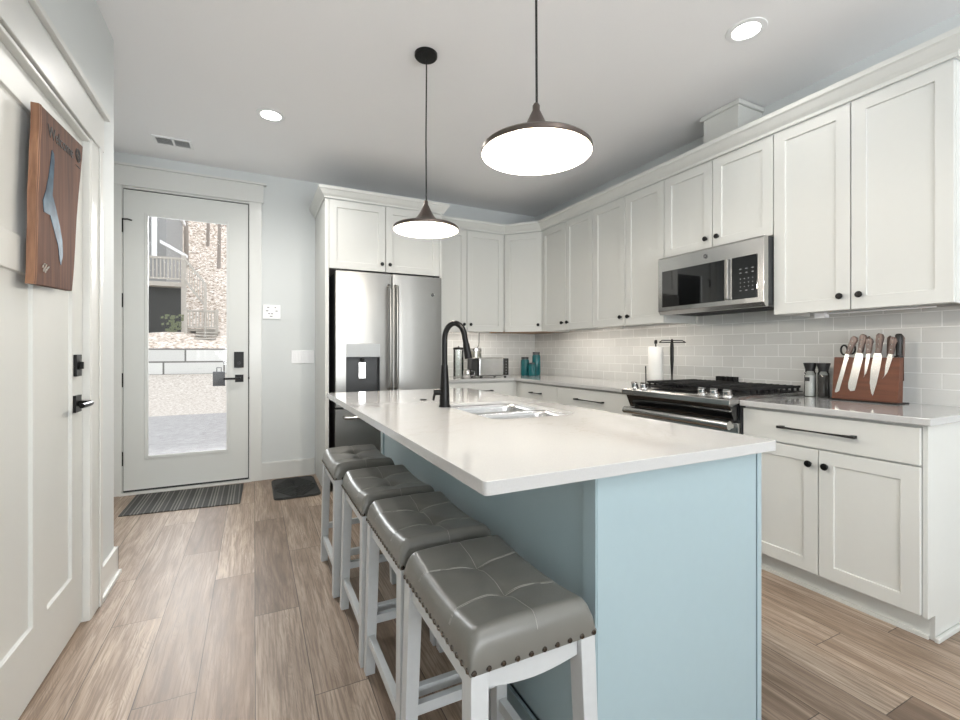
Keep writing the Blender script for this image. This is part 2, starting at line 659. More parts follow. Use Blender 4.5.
def shaker_bm(w_, h_, t=0.02, rail=0.062, rec=0.008, panels=None):
    """flat frame with recessed panels, local u 0..w, out 0..t, z 0..h"""
    b = B()
    bm = b.bm
    panels = panels or [(rail, w_ - rail, rail, h_ - rail)]
    us = sorted({0, w_} | {p[0] for p in panels} | {p[1] for p in panels})
    zs = sorted({0, h_} | {p[2] for p in panels} | {p[3] for p in panels})
    vt = {}

    def V(u, o, z):
        k = (round(u, 5), round(o, 5), round(z, 5))
        if k not in vt:
            vt[k] = bm.verts.new(k)
        return vt[k]
    for i in range(len(us) - 1):
        for j in range(len(zs) - 1):
            u0, u1, z0, z1 = us[i], us[i + 1], zs[j], zs[j + 1]
            inp = any(p[0] - 1e-6 <= u0 and u1 <= p[1] + 1e-6 and p[2] - 1e-6 <= z0 and z1 <= p[3] + 1e-6 for p in panels)
            if not inp:
                bm.faces.new((V(u0, t, z0), V(u1, t, z0), V(u1, t, z1), V(u0, t, z1)))
    for (a, c, d, e) in panels:
        k = 0.0015
        o4 = [V(a, t, d), V(c, t, d), V(c, t, e), V(a, t, e)]
        # split long sides where other seams meet
        def side(p, q):
            res = [p]
            if abs(p[0] - q[0]) < 1e-9:
                zz = [z for z in zs if min(p[1], q[1]) < z < max(p[1], q[1])]
                zz.sort(reverse=q[1] < p[1])
                res += [(p[0], z) for z in zz]
            else:
                uu = [u for u in us if min(p[0], q[0]) < u < max(p[0], q[0])]
                uu.sort(reverse=q[0] < p[0])
                res += [(u, p[1]) for u in uu]
            return res
        cs = [(a, d), (c, d), (c, e), (a, e)]
        loop = []
        for i in range(4):
            loop += side(cs[i], cs[(i + 1) % 4])
        inner = []
        for (u, z) in loop:
            uu = u + (k if abs(u - a) < 1e-9 else -k if abs(u - c) < 1e-9 else 0)
            zz = z + (k if abs(z - d) < 1e-9 else -k if abs(z - e) < 1e-9 else 0)
            inner.append(bm.verts.new((uu, t - rec, zz)))
        outer = [V(u, t, z) for u, z in loop]
        n = len(loop)
        for i in range(n):
            j = (i + 1) % n
            bm.faces.new((outer[i], outer[j], inner[j], inner[i]))
        bm.faces.new(inner)
    # sides and back
    bottom = [V(u, t, 0) for u in us]
    top = [V(u, t, h_) for u in us]
    left = [V(0, t, z) for z in zs]
    right = [V(w_, t, z) for z in zs]
    b00, b10, b11, b01 = V(0, 0, 0), V(w_, 0, 0), V(w_, 0, h_), V(0, 0, h_)
    bm.faces.new(bottom + [b10, b00])
    bm.faces.new(top + [b11, b01])
    bm.faces.new(left + [b01, b00])
    bm.faces.new(right + [b11, b10])
    bm.faces.new((b00, b10, b11, b01))
    return b


def knob(parent, Mx, u, z, out=0.02):
    b = B()
    b.lathe([(0, 0), (0.008, 0), (0.006, 0.012), (0.015, 0.016), (0.0165, 0.022), (0.013, 0.028), (0, 0.03)], (u, out, z), 16, (0, 1, 0))
    return b.build('knob', M['black'], parent, True, M4=Mx)


def pull(parent, Mx, u0, u1, z, out=0.02):
    b = B()
    for u in (u0 + .012, u1 - .012):
        b.box(u - .009, u + .009, out, out + .026, z - .006, z + .006)
    n = 12
    L = u1 - u0
    pts = [(u0 + L * i / n, out + .03, z) for i in range(n + 1)]
    rs = [0.0085 - 0.0035 * sin(pi * i / n) for i in range(n + 1)]
    b.tube(pts, rs, 8, flat=0.8)
    return b.build('pull_handle', M['black'], parent, True, M4=Mx)


def cab_door(parent, Mx, u0, u1, z0, z1, kn=None, rail=0.062):
    b = shaker_bm(u1 - u0 - .004, z1 - z0 - .004, rail=rail)
    d = b.build('door', M['cab'], parent, bev=0.0012, M4=Mx @ Matrix.Translation((u0 + .002, 0, z0 + .002)))
    if kn:
        knob(d, Mx, *kn)
    return d


def slab_drawer(parent, Mx, u0, u1, z0, z1, pl):
    b = B().box(u0 + .002, u1 - .002, 0, .02, z0 + .002, z1 - .002)
    d = b.build('drawer_front', M['cab'], parent, bev=0.0015, M4=Mx)
    pull(d, Mx, pl[0], pl[1], pl[2])
    return d


CEIL = 2.81
XR, YB, XL = 3.05, 4.65, -0.66
# ------------------------------------------------------------------ room shell
struct('floor', B().box(-1.35, XR + .15, -3.65, YB + .15, -0.12, 0), M['floor'])
struct('ceiling', B().box(-1.35, XR + .15, -3.65, YB + .15, CEIL, CEIL + .12), M['ceiling'])
struct('wall_right', B().box(XR, XR + .12, -3.65, YB + .15, 0, CEIL), M['wall'])
bw = B()
DX0, DX1, DH = -0.985, -0.022, 2.54
bw.box(-1.35, DX0, YB, YB + .15, 0, CEIL).box(DX1, XR, YB, YB + .15, 0, CEIL).box(DX0, DX1, YB, YB + .15, DH, CEIL)
struct('wall_back', bw, M['wall'])
struct('wall_alcove', B().box(-1.35, -1.25, 3.0, YB, 0, CEIL), M['wall'])
lw = B()
LD0, LD1, LDH = 1.64, 2.545, 2.105
lw.box(XL - .14, XL, LD1 + .004, 3.0, 0, CEIL).box(XL - .14, XL, LD0 - .004, LD1 + .004, LDH + .004, CEIL).box(XL - .14, XL, -0.55, LD0 - .004, 0, CEIL)
lw.box(XL - .14, XL, -3.65, -2.45, 0, CEIL).box(XL - .14, XL, -2.45, -0.55, 0, .75).box(XL - .14, XL, -2.45, -0.55, 2.25, CEIL)
lw.box(-1.25, XL - .14, 2.9, 3.0, 0, CEIL)
struct('wall_left', lw, M['wall'])
rw = B()
rw.box(XL, -0.65, -3.65, -3.53, 0, CEIL).box(-0.65, 2.55, -3.65, -3.53, 0, .5).box(-0.65, 2.55, -3.65, -3.53, 2.4, CEIL).box(2.55, XR, -3.65, -3.53, 0, CEIL)
struct('wall_rear', rw, M['wall'])
wf = B()
for x0 in (-0.65, 0.415, 1.48):
    wf.box(x0, x0 + .05, -3.62, -3.52, .5, 2.4).box(x0 + 1.015, x0 + 1.065, -3.62, -3.52, .5, 2.4)
wf.box(-0.6, 2.5, -3.61, -3.53, .501, .55).box(-0.6, 2.5, -3.61, -3.53, 2.35, 2.399).box(-0.6, 2.5, -3.6, -3.56, 1.43, 1.47)
w1 = struct('window_1', wf, M['trim'])
B().box(-0.64, 2.54, -3.585, -3.58, .51, 2.39).build('pane', M['pane'], w1)
wf = B()
wf.box(XL - .12, XL - .02, -2.449, -2.4, .76, 2.24).box(XL - .12, XL - .02, -0.6, -0.551, .76, 2.24).box(XL - .12, XL - .02, -2.4, -.6, .751, .8).box(XL - .12, XL - .02, -2.4, -.6, 2.2, 2.249).box(XL - .1, XL - .05, -1.52, -1.48, .8, 2.2)
w2 = struct('added_window', wf, M['trim'])  # unseen window added to let light onto the right-hand cabinets
B().box(XL - .08, XL - .075, -2.44, -.56, .76, 2.24).build('pane', M['pane'], w2)
# backsplash tiling
struct('trim_1', B().box(XR - .008, XR - .0005, 0.80, YB - .0005, .914, 1.40).box(XR - .008, XR - .0005, 1.615, 2.405, 1.40, 1.86), M['tiley'])
struct('trim_2', B().box(1.576, XR - .009, YB - .008, YB - .0005, .914, 1.40), M['tilex'])
# baseboards
bb = B()
bb.box(.062, .520, YB - .016, YB - .0005, 0, .15).box(.062, .520, YB - .012, YB - .0005, .15, .158)
struct('baseboard_back', bb, M['trim'], bev=.002)
bb = B()
bb.box(XL + .0005, XL + .016, 2.705, 3.016, 0, .15).box(XL + .0005, XL + .028, 2.70, 3.027, 0, .022).box(-1.2, XL + .016, 3.0005, 3.016, 0, .15)
struct('baseboard_left', bb, M['trim'], bev=.002)
# front door casing
tr = B()
tr.box(-1.10, -0.968, YB - .02, YB - .0005, 0, 2.54).box(-0.037, 0.062, YB - .02, YB - .0005, 0, 2.54)
tr.box(-1.12, 0.078, YB - .026, YB - .0005, 2.54, 2.70).box(-1.14, 0.102, YB - .045, YB - .0005, 2.70, 2.718)
tr.box(-1.10, -1.075, YB - .03, YB - .0005, 0, 2.54)
struct('trim_3', tr, M['trim'], bev=.002)
tr = B()   # jamb and threshold
tr.box(DX0, -0.966, YB, YB + .149, 0.03, DH).box(-0.041, DX1, YB, YB + .149, 0.03, DH).box(-0.966, -0.041, YB, YB + .149, 2.525, DH)
tr.box(DX0, DX1, YB - .03, YB + .149, 0.0, .018)
struct('trim_4', tr, M['trim'], bev=.001)
# left door casing
tr = B()
tr.box(XL - .10, XL - .045, LD1 - .02, LD1 - .0005, 0, LDH - .014)
tr.box(XL - .14, XL + .018, LD1, LD1 + .02, 0, LDH).box(XL + .0005, XL + .02, LD1 + .012, LD1 + .15, 0, 2.115)
tr.box(XL + .02, XL + .027, LD1 + .115, LD1 + .15, 0, 2.115)
tr.box(XL + .0005, XL + .026, LD0 - .16, LD1 + .175, 2.115, 2.275).box(XL + .0005, XL + .045, LD0 - .18, LD1 + .20, 2.275, 2.30)
tr.box(XL + .0005, XL + .02, LD0 - .14, LD0 - .005, 0, 2.115).box(XL - .14, XL + .018, LD0 - .02, LD0, 0, LDH).box(XL - .14, XL + .018, LD0 + .0005, LD1 - .0005, LDH - .012, LDH + .002)
struct('trim_5', tr, M['trim'], bev=.003)

# ------------------------------------------------------------------ left panelled door
XD = -0.668
mL = frame((XD - .035, 1.66, .012), (0, 1, 0), (1, 0, 0))
ld = struct('door_1', shaker_bm(0.882, 2.080, .035, rec=.012, panels=[(.14, .757, 1.535, 1.965), (.14, .388, .235, 1.42), (.508, .757, .235, 1.42)]), M['door'], M4=mL, bev=.002)
b = B().box(XD, XD + .012, 2.43, 2.49, 1.075, 1.165)
b.cyl((XD + .012, 2.46, 1.12), (XD + .014, 2.46, 1.12), .020).box(XD + .014, XD + .026, 2.455, 2.465, 1.105, 1.135)
b.build('deadbolt', M['black'], ld, bev=.002)
b = B().box(XD, XD + .010, 2.425, 2.495, .925, .995)
b.cyl((XD + .01, 2.46, .96), (XD + .05, 2.46, .96), .012)
b.tube([(XD + .05, 2.46, .96), (XD + .053, 2.44, .96), (XD + .053, 2.37, .96), (XD + .05, 2.345, .96)], .010, 10)
b.build('lever_handle', M['black'], ld, True)

# ------------------------------------------------------------------ glazed entry door
YD = YB + .006
gl = (-0.815, -0.198, 0.285, 2.335)
dr = B()
x0, x1, z0, z1 = gl
dr.box(-0.961, x0, YD, YD + .044, .034, 2.516).box(x1, -0.049, YD, YD + .044, .034, 2.516)
dr.box(x0, x1, YD, YD + .044, .034, z0).box(x0, x1, YD, YD + .044, z1, 2.516)
ed = struct('door_2', dr, M['door'])
b = B()
for (a, c, d, e) in ((x0 - .004, x0 + .022, z0 - .004, z1 + .004), (x1 - .022, x1 + .004, z0 - .004, z1 + .004),
                     (x0 + .022, x1 - .022, z0 - .004, z0 + .022), (x0 + .022, x1 - .022, z1 - .022, z1 + .004)):
    b.box(a, c, YD - .008, YD + .012, d, e)
b.build('glass_frame', M['door'], ed, bev=.003)
B().box(x0, x1, YD + .018, YD + .022, z0, z1).build('pane', M['pane'], ed)
for zc in (2.215, 1.60, .945, .30):
    h = B().box(-0.975, -0.961, YD - .012, YD, zc - .055, zc + .055).cyl((-0.967, YD - .012, zc - .058), (-0.967, YD - .012, zc + .058), .007, n=10)
    if zc > 2.1:
        h.tube([(-0.967, YD - .012, zc + .05), (-0.93, YD - .02, zc + .053), (-0.90, YD - .02, zc + .045)], .006, 8)
    h.build('hinge', M['black'], ed)
k = B().box(-0.160, -0.083, YD - .022, YD, 1.035, 1.178).build('keypad_lock', M['black'], ed, bev=.004)
B().cyl((-0.121, YD - .022, 1.075), (-0.121, YD - .032, 1.075), .016).box(-0.125, -0.117, YD - .04, YD - .032, 1.06, 1.09).build('thumb_turn', M['blackp'], k)
k = B().box(-0.152, -0.085, YD - .012, YD, .905, .972).build('latch_plate', M['black'], ed, bev=.002)
B().cyl((-0.118, YD - .012, .94), (-0.118, YD - .05, .94), .011).box(-0.24, -0.108, YD - .06, YD - .044, .93, .948).build('lever_handle', M['black'], k, bev=.002)
B().box(-0.0655 + .017, -0.0415, YD + .012, YD + .03, .02, 2.5245).box(-0.9655, -0.0485, YD + .012, YD + .03, 2.5165, 2.5245).box(-0.9655, -0.9615, YD + .012, YD + .03, .02, 2.5165).box(-0.9615, -0.0485, YD + .004, YD + .03, .0185, .0335).build('gap_shade', M['rubber'], ed)  # black strips stand in for the shadow gaps around and under the door
B().cyl((-0.038, YD - .012, .94), (-0.038, YD - .001, .94), .012).build('strike_knob', M['black'], ed)
tag(B().box(-0.33, -0.235, YD + .05, YD + .11, .87, 1.0).tube([(-0.30, YD + .08, 1.0), (-0.30, YD + .08, 1.035), (-0.265, YD + .08, 1.035), (-0.265, YD + .08, 1.0)], .005, 8)
    .build('lock_box', M['slate'], bev=.015, loc=(-.28, YD + .08, .87)), 'grey key lock box seen through the entry door glass beside the lever', 'lock box')

# ------------------------------------------------------------------ hanging wooden board
def board():
    root = thing('wooden_board', (-0.66, 2.22, 1.40), 'thick walnut board with blue lake inlay hanging on the left door', 'wall decoration')
    # corners on the front face (y, z): fitted, slightly rotated
    xf, xb = -0.628, -0.651
    F = [(2.272, 1.411), (1.938, 1.394), (1.980, 1.990), (2.394, 2.018)]
    n = 14
    prof = []
    for i in range(n + 1):      # near edge, gently wavy
        s = i / n
        y = F[1][0] + (F[2][0] - F[1][0]) * s + .003 * sin(s * 9) + .002 * sin(s * 23)
        z = F[1][1] + (F[2][1] - F[1][1]) * s
        prof.append((y, z))
    far = []
    for i in range(n + 1):
        s = i / n
        y = F[3][0] + (F[0][0] - F[3][0]) * s + .005 * sin(s * 8 + 1)
        z = F[3][1] + (F[0][1] - F[3][1]) * s
        far.append((y, z))
    pts = prof + far
    B().prism([(xb, y, z) for y, z in pts], (xf - xb, 0, 0)).build('slab', M['walnut'], root, bev=.003)
    # sapwood skin on the near live edge
    b = B()
    for (ya, za), (yb_, zb_) in zip(prof, prof[1:]):
        b.quadbox([(xb, ya - .003, za), (xf - .002, ya - .003, za), (xf + .0012, ya + .008, za), (xb, ya + .004, za)],
                  [(xb, yb_ - .003, zb_), (xf - .002, yb_ - .003, zb_), (xf + .0012, yb_ + .008, zb_), (xb, yb_ + .004, zb_)])
    b.build('live_edge', M['sapwood'], root)
    lp = [(2.074, 1.876), (2.048, 1.78), (2.023, 1.721), (1.999, 1.68), (2.007, 1.643), (2.057, 1.646), (2.091, 1.603), (2.128, 1.558), (2.142, 1.51), (2.155, 1.49), (2.175, 1.531), (2.168, 1.584), (2.142, 1.632), (2.112, 1.678), (2.078, 1.72), (2.088, 1.795), (2.096, 1.845), (2.091, 1.87)]
    B().prism([(xf - .002, y, z) for y, z in lp], (.0035, 0, 0)).build('lake_inlay', M['resin'], root)
    b = B()
    for r_ in (.026, .019):
        b.tube([(xf + .001, 2.335 + r_ * cos(a * pi / 12), 1.957 + r_ * sin(a * pi / 12)) for a in range(25)], .0016, 6, False)
    b.tube([(xf + .001, 2.335, 1.932), (xf + .001, 2.335, 1.982)], .0016, 6)
    b.tube([(xf + .001, 2.310, 1.957), (xf + .001, 2.360, 1.957)], .0016, 6)
    for i in range(4):
        b.tube([(xf + .001, 2.31 + .012 * i, 1.912), (xf + .001, 2.316 + .012 * i, 1.912)], .002, 6)
    b.build('compass_engraving', M['ink'], root)

    def text(body, size, loc, mat, nm, rot=0.0):
        cu = bpy.data.curves.new('t', 'FONT')
        cu.body = body
        cu.size = size
        cu.extrude = .0008
        ob = bpy.data.objects.new('t', cu)
        COL.objects.link(ob)
        dg = bpy.context.evaluated_depsgraph_get()
        me = bpy.data.meshes.new_from_object(ob.evaluated_get(dg))
        bpy.data.objects.remove(ob)
        o = bpy.data.objects.new(nm, me)
        COL.objects.link(o)
        me.materials.clear()
        me.materials.append(mat)
        o.parent = root
        mt = Matrix(((0, 0, 1, 0), (1, 0, 0, 0), (0, 1, 0, 0), (0, 0, 0, 1)))
        me.transform(Matrix.Translation(Vector(loc) - ORG[root.name]) @ mt @ Matrix.Rotation(rot, 4, 'Z'))
        return o
    text('Welcome', .060, (xf + .001, 2.042, 1.912), M['ink'], 'engraved_word', radians(3))
    b = B()
    for i, (dy, dz) in enumerate(((0, 0), (.012, .012), (.026, .010), (.034, -.004), (.022, -.014), (.008, -.012), (.045, .004), (.018, .0))):
        b.tube([(xf + .001, 1.995 + dy, 1.456 + dz), (xf + .001, 2.002 + dy, 1.464 + dz * .6)], .0022, 6)
    b.build('maker_mark', M['stitch'], root)


board()

# ------------------------------------------------------------------ cabinets
CF = 2.705 + .0           # door back plane is CF+.02 toward wall: fronts at x = 2.70
FB = 1.39
FT = 2.44


def upper_right(y0, y1, z0, z1, label, split=True, end=False):
    c = thing('wall_cabinet', (XR - .17, (y0 + y1) / 2, z0), label, 'cabinet', 'white wall cabinets around the corner')
    b = B()
    b.box(2.72, XR - .009, y0 + .001, y1 - .001, z0 + .035, z1)
    b.box(2.72, XR - .009, y0 + .001, y0 + .017, z0 + .001, z0 + .035).box(2.72, XR - .009, y1 - .017, y1 - .001, z0 + .001, z0 + .035).box(2.72, 2.735, y0 + .017, y1 - .017, z0 + .001, z0 + .035)
    b.build('carcass', M['cab'], c, bev=.001)
    b = B()
    b.box(2.736, XR - .01, y0 + .018, y1 - .018, z0 + .031, z0 + .0348)
    b.build('underside', M['rawwood'], c)
    m = frame((2.7195, 0, 0), (0, 1, 0), (-1, 0, 0))
    ym = (y0 + y1) / 2
    for (a, e, ku) in ((y0, ym, ym - .042), (ym, y1, ym + .042)):
        cab_door(c, m, a + .001, e - .001, z0, z1, (ku, z0 + .072))
    return c


upper_right(3.19, 3.985, FB, FT, 'white two-door wall cabinet on the tiled long wall beside the corner cabinet')
upper_right(2.402, 3.19, FB, FT, 'white two-door wall cabinet left of the built-in microwave')
upper_right(1.615, 2.402, 1.855, FT, 'short white two-door wall cabinet above the built-in microwave')
upper_right(0.85, 1.615, FB, FT, 'white two-door wall cabinet above the knife block')
# small plug-in strip under the last cabinet
tag(B().box(2.80, 2.845, 1.40, 1.45, FB - .025, FB + .003).tube([(2.82, 1.40, FB - .004), (2.82, .95, FB - .004)], .004, 8).build('under_cabinet_light', M['plastic'], loc=(2.82, 1.42, FB - .025)),
    'small white under-cabinet light connector above the salt and pepper grinders', 'light fitting')

# back wall upper pair
c = thing('wall_cabinet', (2.0, YB - .17, FB), 'white two-door wall cabinet on the short wall right of the fridge', 'cabinet', 'white wall cabinets around the corner')
B().box(1.577, 2.418, 4.32, YB - .009, FB + .035, FT).box(1.577, 2.418, 4.32, 4.335, FB + .001, FB + .035).box(1.577, 1.593, 4.335, YB - .009, FB + .001, FB + .035).build('carcass', M['cab'], c, bev=.001)
B().box(1.594, 2.416, 4.336, YB - .01, FB + .031, FB + .0348).build('underside', M['rawwood'], c)
m = frame((0, 4.3195, 0), (1, 0, 0), (0, -1, 0))
cab_door(c, m, 1.578, 1.979, FB, FT, (1.942, FB + .072))
cab_door(c, m, 1.981, 2.417, FB, FT, (2.018, FB + .072))
# diagonal corner cabinet
c = thing('wall_cabinet', (2.8, 4.4, FB), 'white single-door wall cabinet set diagonally in the corner', 'cabinet', 'white wall cabinets around the corner')
P0, P1 = Vector((2.425, 4.305, 0)), Vector((2.705, 3.99, 0))
U = (P1 - P0).normalized()
Nn = Vector((U.y, -U.x, 0))
if Nn.x > 0:
    Nn = -Nn
fp = [(2.42, YB - .009), (2.42, P0.y + .02), (P0.x - Nn.x * .02 + .0, P0.y - Nn.y * .02), (P1.x - Nn.x * .02, P1.y - Nn.y * .02), (2.722, 3.987), (XR - .009, 3.987), (XR - .009, YB - .009)]
B().prism([(x, y, FB + .012) for x, y in fp], (0, 0, FT - FB - .012)).build('carcass', M['cab'], c, bev=.001)
B().prism([(x, y, FB + .004) for x, y in fp], (0, 0, .0078)).build('underside', M['rawwood'], c)
m = frame(P0 - Nn * .0195, U, Nn)
wd = (P1 - P0).length
cab_door(c, m, .002, wd - .002, FB, FT, (wd - .04, FB + .072))

# cabinet over the fridge with its tall side panels
c = thing('fridge_surround', (1.05, 4.3, 0), 'white tall surround with two doors over the stainless fridge', 'cabinet')
B().box(.530, .560, 3.97, YB - .001, 0, 2.460).box(1.545, 1.575, 3.97, YB - .001, 0, 2.460).build('side_panel', M['cab'], c, bev=.0015)
B().box(.5605, 1.5445, 3.99, YB - .001, 1.885, 2.460).build('carcass', M['cab'], c, bev=.001)
m = frame((0, 3.9895, 0), (1, 0, 0), (0, -1, 0))
cab_door(c, m, .5605, 1.039, 1.878, 2.459, (1.005, 1.945))
cab_door(c, m, 1.041, 1.5445, 1.878, 2.459, (1.075, 1.945))

# crown moulding, one mitred run
path = [(1.632, 4.30), (2.425, 4.30), (2.70, 3.99), (2.70, .848), (XR - .001, .848)]
prof = [(0.0, 2.441), (.012, 2.441), (.014, 2.458), (.03, 2.475), (.052, 2.505), (.062, 2.512), (.066, 2.535), (0.0, 2.535)]


def sweep(path, prof, side):
    b = B()
    rings = []
    n = len(path)
    for i, p in enumerate(path):
        p = Vector(p)
        d0 = (p - Vector(path[i - 1])).normalized() if i else None
        d1 = (Vector(path[i + 1]) - p).normalized() if i < n - 1 else None
        n0 = Vector((d0.y, -d0.x)) * side if d0 else None
        n1 = Vector((d1.y, -d1.x)) * side if d1 else None
        if n0 is None:
            mt = n1
        elif n1 is None:
            mt = n0
        else:
            mt = (n0 + n1) / (1 + n0.dot(n1))
        rings.append([b.bm.verts.new((p.x + mt.x * o, p.y + mt.y * o, z)) for o, z in prof])
    k = len(prof)
    for a, c_ in zip(rings, rings[1:]):
        for i in range(k):
            j = (i + 1) % k
            b.bm.faces.new((a[i], a[j], c_[j], c_[i]))
    b.bm.faces.new(rings[0])
    b.bm.faces.new(rings[-1][::-1])
    return b


tag(sweep(path, prof, 1).build('crown_molding', M['cab'], loc=(2.7, 2.4, 2.425)), 'white crown moulding along the tops of the wall cabinets around the corner', 'moulding')
path = [(.530, YB - .001), (.530, 3.97), (1.575, 3.97), (1.575, YB - .001)]
prof = [(0.0, 2.4605), (.010, 2.4605), (.012, 2.475), (.026, 2.49), (.044, 2.52), (.052, 2.527), (.055, 2.548), (0.0, 2.548)]
tag(sweep(path, prof, 1).build('crown_molding', M['cab'], loc=(1.05, 4.0, 2.4605)), 'white crown moulding wrapping the taller cabinet over the fridge', 'moulding')
# vent duct cover
v = thing('duct_cover', (2.9, 1.98, 2.54), 'white boxed duct cover between the cabinet tops and the ceiling', 'duct cover')
VX0, VY0, VY1 = 2.80, 1.895, 2.15
B().box(VX0, XR - .001, VY0, VY1, 2.44, 2.78).build('panel_box', M['cab'], v, bev=.002)
B().box(VX0 - .016, XR - .001, VY0 - .016, VY1 + .016, 2.775, 2.805).build('cap_moulding', M['cab'], v, bev=.006)

# base cabinets -------------------------------------------------------------
BT = .884
XF = 2.42


def base_right(y0, y1, label, doors, dpull, dz=(.716, .872), end=False):
    c = thing('base_cabinet', ((XF + XR) / 2, (y0 + y1) / 2, 0), label, 'cabinet', 'white base cabinets under the counter')
    b = B().box(XF, XR - .009, y0 + .001, y1 - .001, .105, BT - .001)
    b.build('carcass', M['cab'], c, bev=.001)
    B().box(XF + .06, XR - .01, y0 - (.0003 if end else -.001), y1 - .001, 0, .1045).box(XF + .046, XF + .06, y0 - (.0003 if end else -.001), y1 - .001, 0, .016).build('toe_kick', M['cab'], c, bev=.001)
    m = frame((XF - .0005, 0, 0), (0, 1, 0), (-1, 0, 0))
    slab_drawer(c, m, y0, y1, dz[0], dz[1], dpull)
    if doors == 2:
        ym = (y0 + y1) / 2
        cab_door(c, m, y0, ym, .113, dz[0] - .004, (ym - .035, .64))
        cab_door(c, m, ym, y1, .113, dz[0] - .004, (ym + .035, .64))
    elif doors == 1:
        cab_door(c, m, y0, y1, .113, dz[0] - .004, (y0 + .04, .64))
    return c


c = base_right(.856, 1.598, 'white base cabinet with wide drawer over two doors at the counter end', 2, (1.068, 1.40, .798), end=True)
b = B()
b.prism([(XF - .004, .838, BT - .001), (XF - .004, .838, .105), (XF + .06, .838, .105), (XF + .06, .838, 0), (XR - .001, .838, 0), (XR - .001, .838, BT - .001)], (0, .0175, 0))
b.build('end_panel', M['cab'], c, bev=.001)
B().box(XF + .046, XR - .001, .822, .8375, 0, .02).build('shoe_moulding', M['cab'], c, bev=.004)
base_right(2.402, 3.31, 'white base cabinet with long drawer pull left of the gas range', 2, (2.70, 3.035, .788))
base_right(3.31, 3.93, 'white base cabinet with a short drawer pull near the inside corner', 1, (3.545, 3.72, .788))
c = thing('base_cabinet', (2.0, 4.35, 0), 'white base cabinet on the short wall beside the fridge', 'cabinet', 'white base cabinets under the counter')
B().box(1.577, XF - .002, 4.03, YB - .009, .105, BT - .001).build('carcass', M['cab'], c, bev=.001)
B().box(1.577, XF - .002, 4.10, YB - .01, 0, .1045).build('toe_kick', M['cab'], c)
m = frame((0, 4.0295, 0), (1, 0, 0), (0, -1, 0))
slab_drawer(c, m, 1.578, 2.37, .716, .872, (1.95, 2.12, .795))
cab_door(c, m, 1.578, 1.96, .113, .712, (1.925, .64))
cab_door(c, m, 1.962, 2.37, .113, .712, (1.997, .64))
c = thing('base_cabinet', (2.75, 4.3, 0), 'plain white corner base cabinet where the two counters meet', 'cabinet', 'white base cabinets under the counter')
B().box(XF - .001, XR - .009, 3.932, YB - .009, 0, BT - .001).build('carcass', M['cab'], c)

# worktops
b = B()
b.box(2.372, XR - .009, .815, 1.600, BT, .914)
o = b.build('countertop', M['quartz'], loc=(2.7, 1.2, BT), bev=.004, seg=3)
tag(o, 'white quartz worktop with the knife block, right of the gas range', 'worktop')
b = B()
b.prism([(2.372, 2.400, BT), (XR - .009, 2.400, BT), (XR - .009, YB - .009, BT), (1.578, YB - .009, BT), (1.578, 3.99, BT), (2.372, 3.99, BT)], (0, 0, .03))
tag(b.build('countertop', M['quartz'], loc=(2.6, 4.2, BT), bev=.004, seg=3), 'white quartz L-shaped worktop around the corner left of the range', 'worktop')

# ------------------------------------------------------------------ island
isl = thing('kitchen_island', (1.06, 1.9, 0), 'pale blue kitchen island with panelled sides under the white slab', 'kitchen island')
IX0, IX1, IY0, IY1 = .744, 1.372, .862, 2.95
HS = [.835, 1.243, 1.545, 2.125]   # sink opening
b = B()
b.box(IX0 + .006, IX1 - .006, IY0 + .02, IY1, .10, .62)
b.box(IX0 + .006, IX0 + .03, IY0 + .02, IY1, .62, BT - .001).box(IX1 - .03, IX1 - .006, IY0 + .02, IY1, .62, BT - .001)
b.build('body', M['blue'], isl)
B().box(IX0 + .05, IX1 - .06, IY0 + .03, IY1 - .01, 0, .0995).build('plinth', M['blue'], isl)
B().box(IX0, IX1 - .016, IY0, IY0 + .0195, 0, BT - .001).build('end_panel', M['blue'], isl, bev=.001)
B().box(IX0 - .004, IX0 + .0055, IY0 + .002, IY0 + .05, 0, BT - .001).build('corner_trim', M['blue'], isl, bev=.001)
B().box(IX1 - .011, IX1 + .009, IY0 - .001, IY0 + .019, 0, BT - .001).build('corner_trim', M['blue'], isl, bev=.001)
B().box(IX0 - .004, IX0 + .0055, IY1 - .05, IY1, 0, BT - .001).build('corner_trim', M['blue'], isl, bev=.001)
B().box(IX0 - .006, IX0 + .0055, IY0 + .052, IY1 - .052, 0, .09).build('base_board', M['blue'], isl, bev=.001)
m = frame((IX1 - .0055, 0, 0), (0, 1, 0), (1, 0, 0))
for a, e in ((.93, 1.5), (1.5, 2.12), (2.12, 2.9)):
    d = shaker_bm(e - a - .004, .74).build('door', M['blue'], isl, M4=m @ Matrix.Translation((a + .002, 0, .12)))
    knob(d, m, a + .05, .78)


def rrect(x0, x1, y0, y1, r, n=6):
    pts = []
    for cx, cy, a0 in ((x1 - r, y1 - r, 0), (x0 + r, y1 - r, 90), (x0 + r, y0 + r, 180), (x1 - r, y0 + r, 270)):
        for i in range(n + 1):
            a = radians(a0 + 90 * i / n)
            pts.append((cx + r * cos(a), cy + r * sin(a)))
    return pts


def slab_with_holes(outer, holes, z0, z1):
    b = B()
    bm = b.bm
    es = []
    loops = []
    for lp in [outer] + holes:
        vs = [bm.verts.new((x, y, z1)) for x, y in lp]
        loops.append(vs)
        for i in range(len(vs)):
            es.append(bm.edges.new((vs[i], vs[(i + 1) % len(vs)])))
    r_ = bmesh.ops.triangle_fill(bm, use_beauty=True, edges=es)
    fs = [f for f in r_['geom'] if isinstance(f, bmesh.types.BMFace)]
    ex = bmesh.ops.extrude_face_region(bm, geom=fs)
    vs = [v_ for v_ in ex['geom'] if isinstance(v_, bmesh.types.BMVert)]
    bmesh.ops.translate(bm, verts=vs, vec=(0, 0, z0 - z1))
    return b


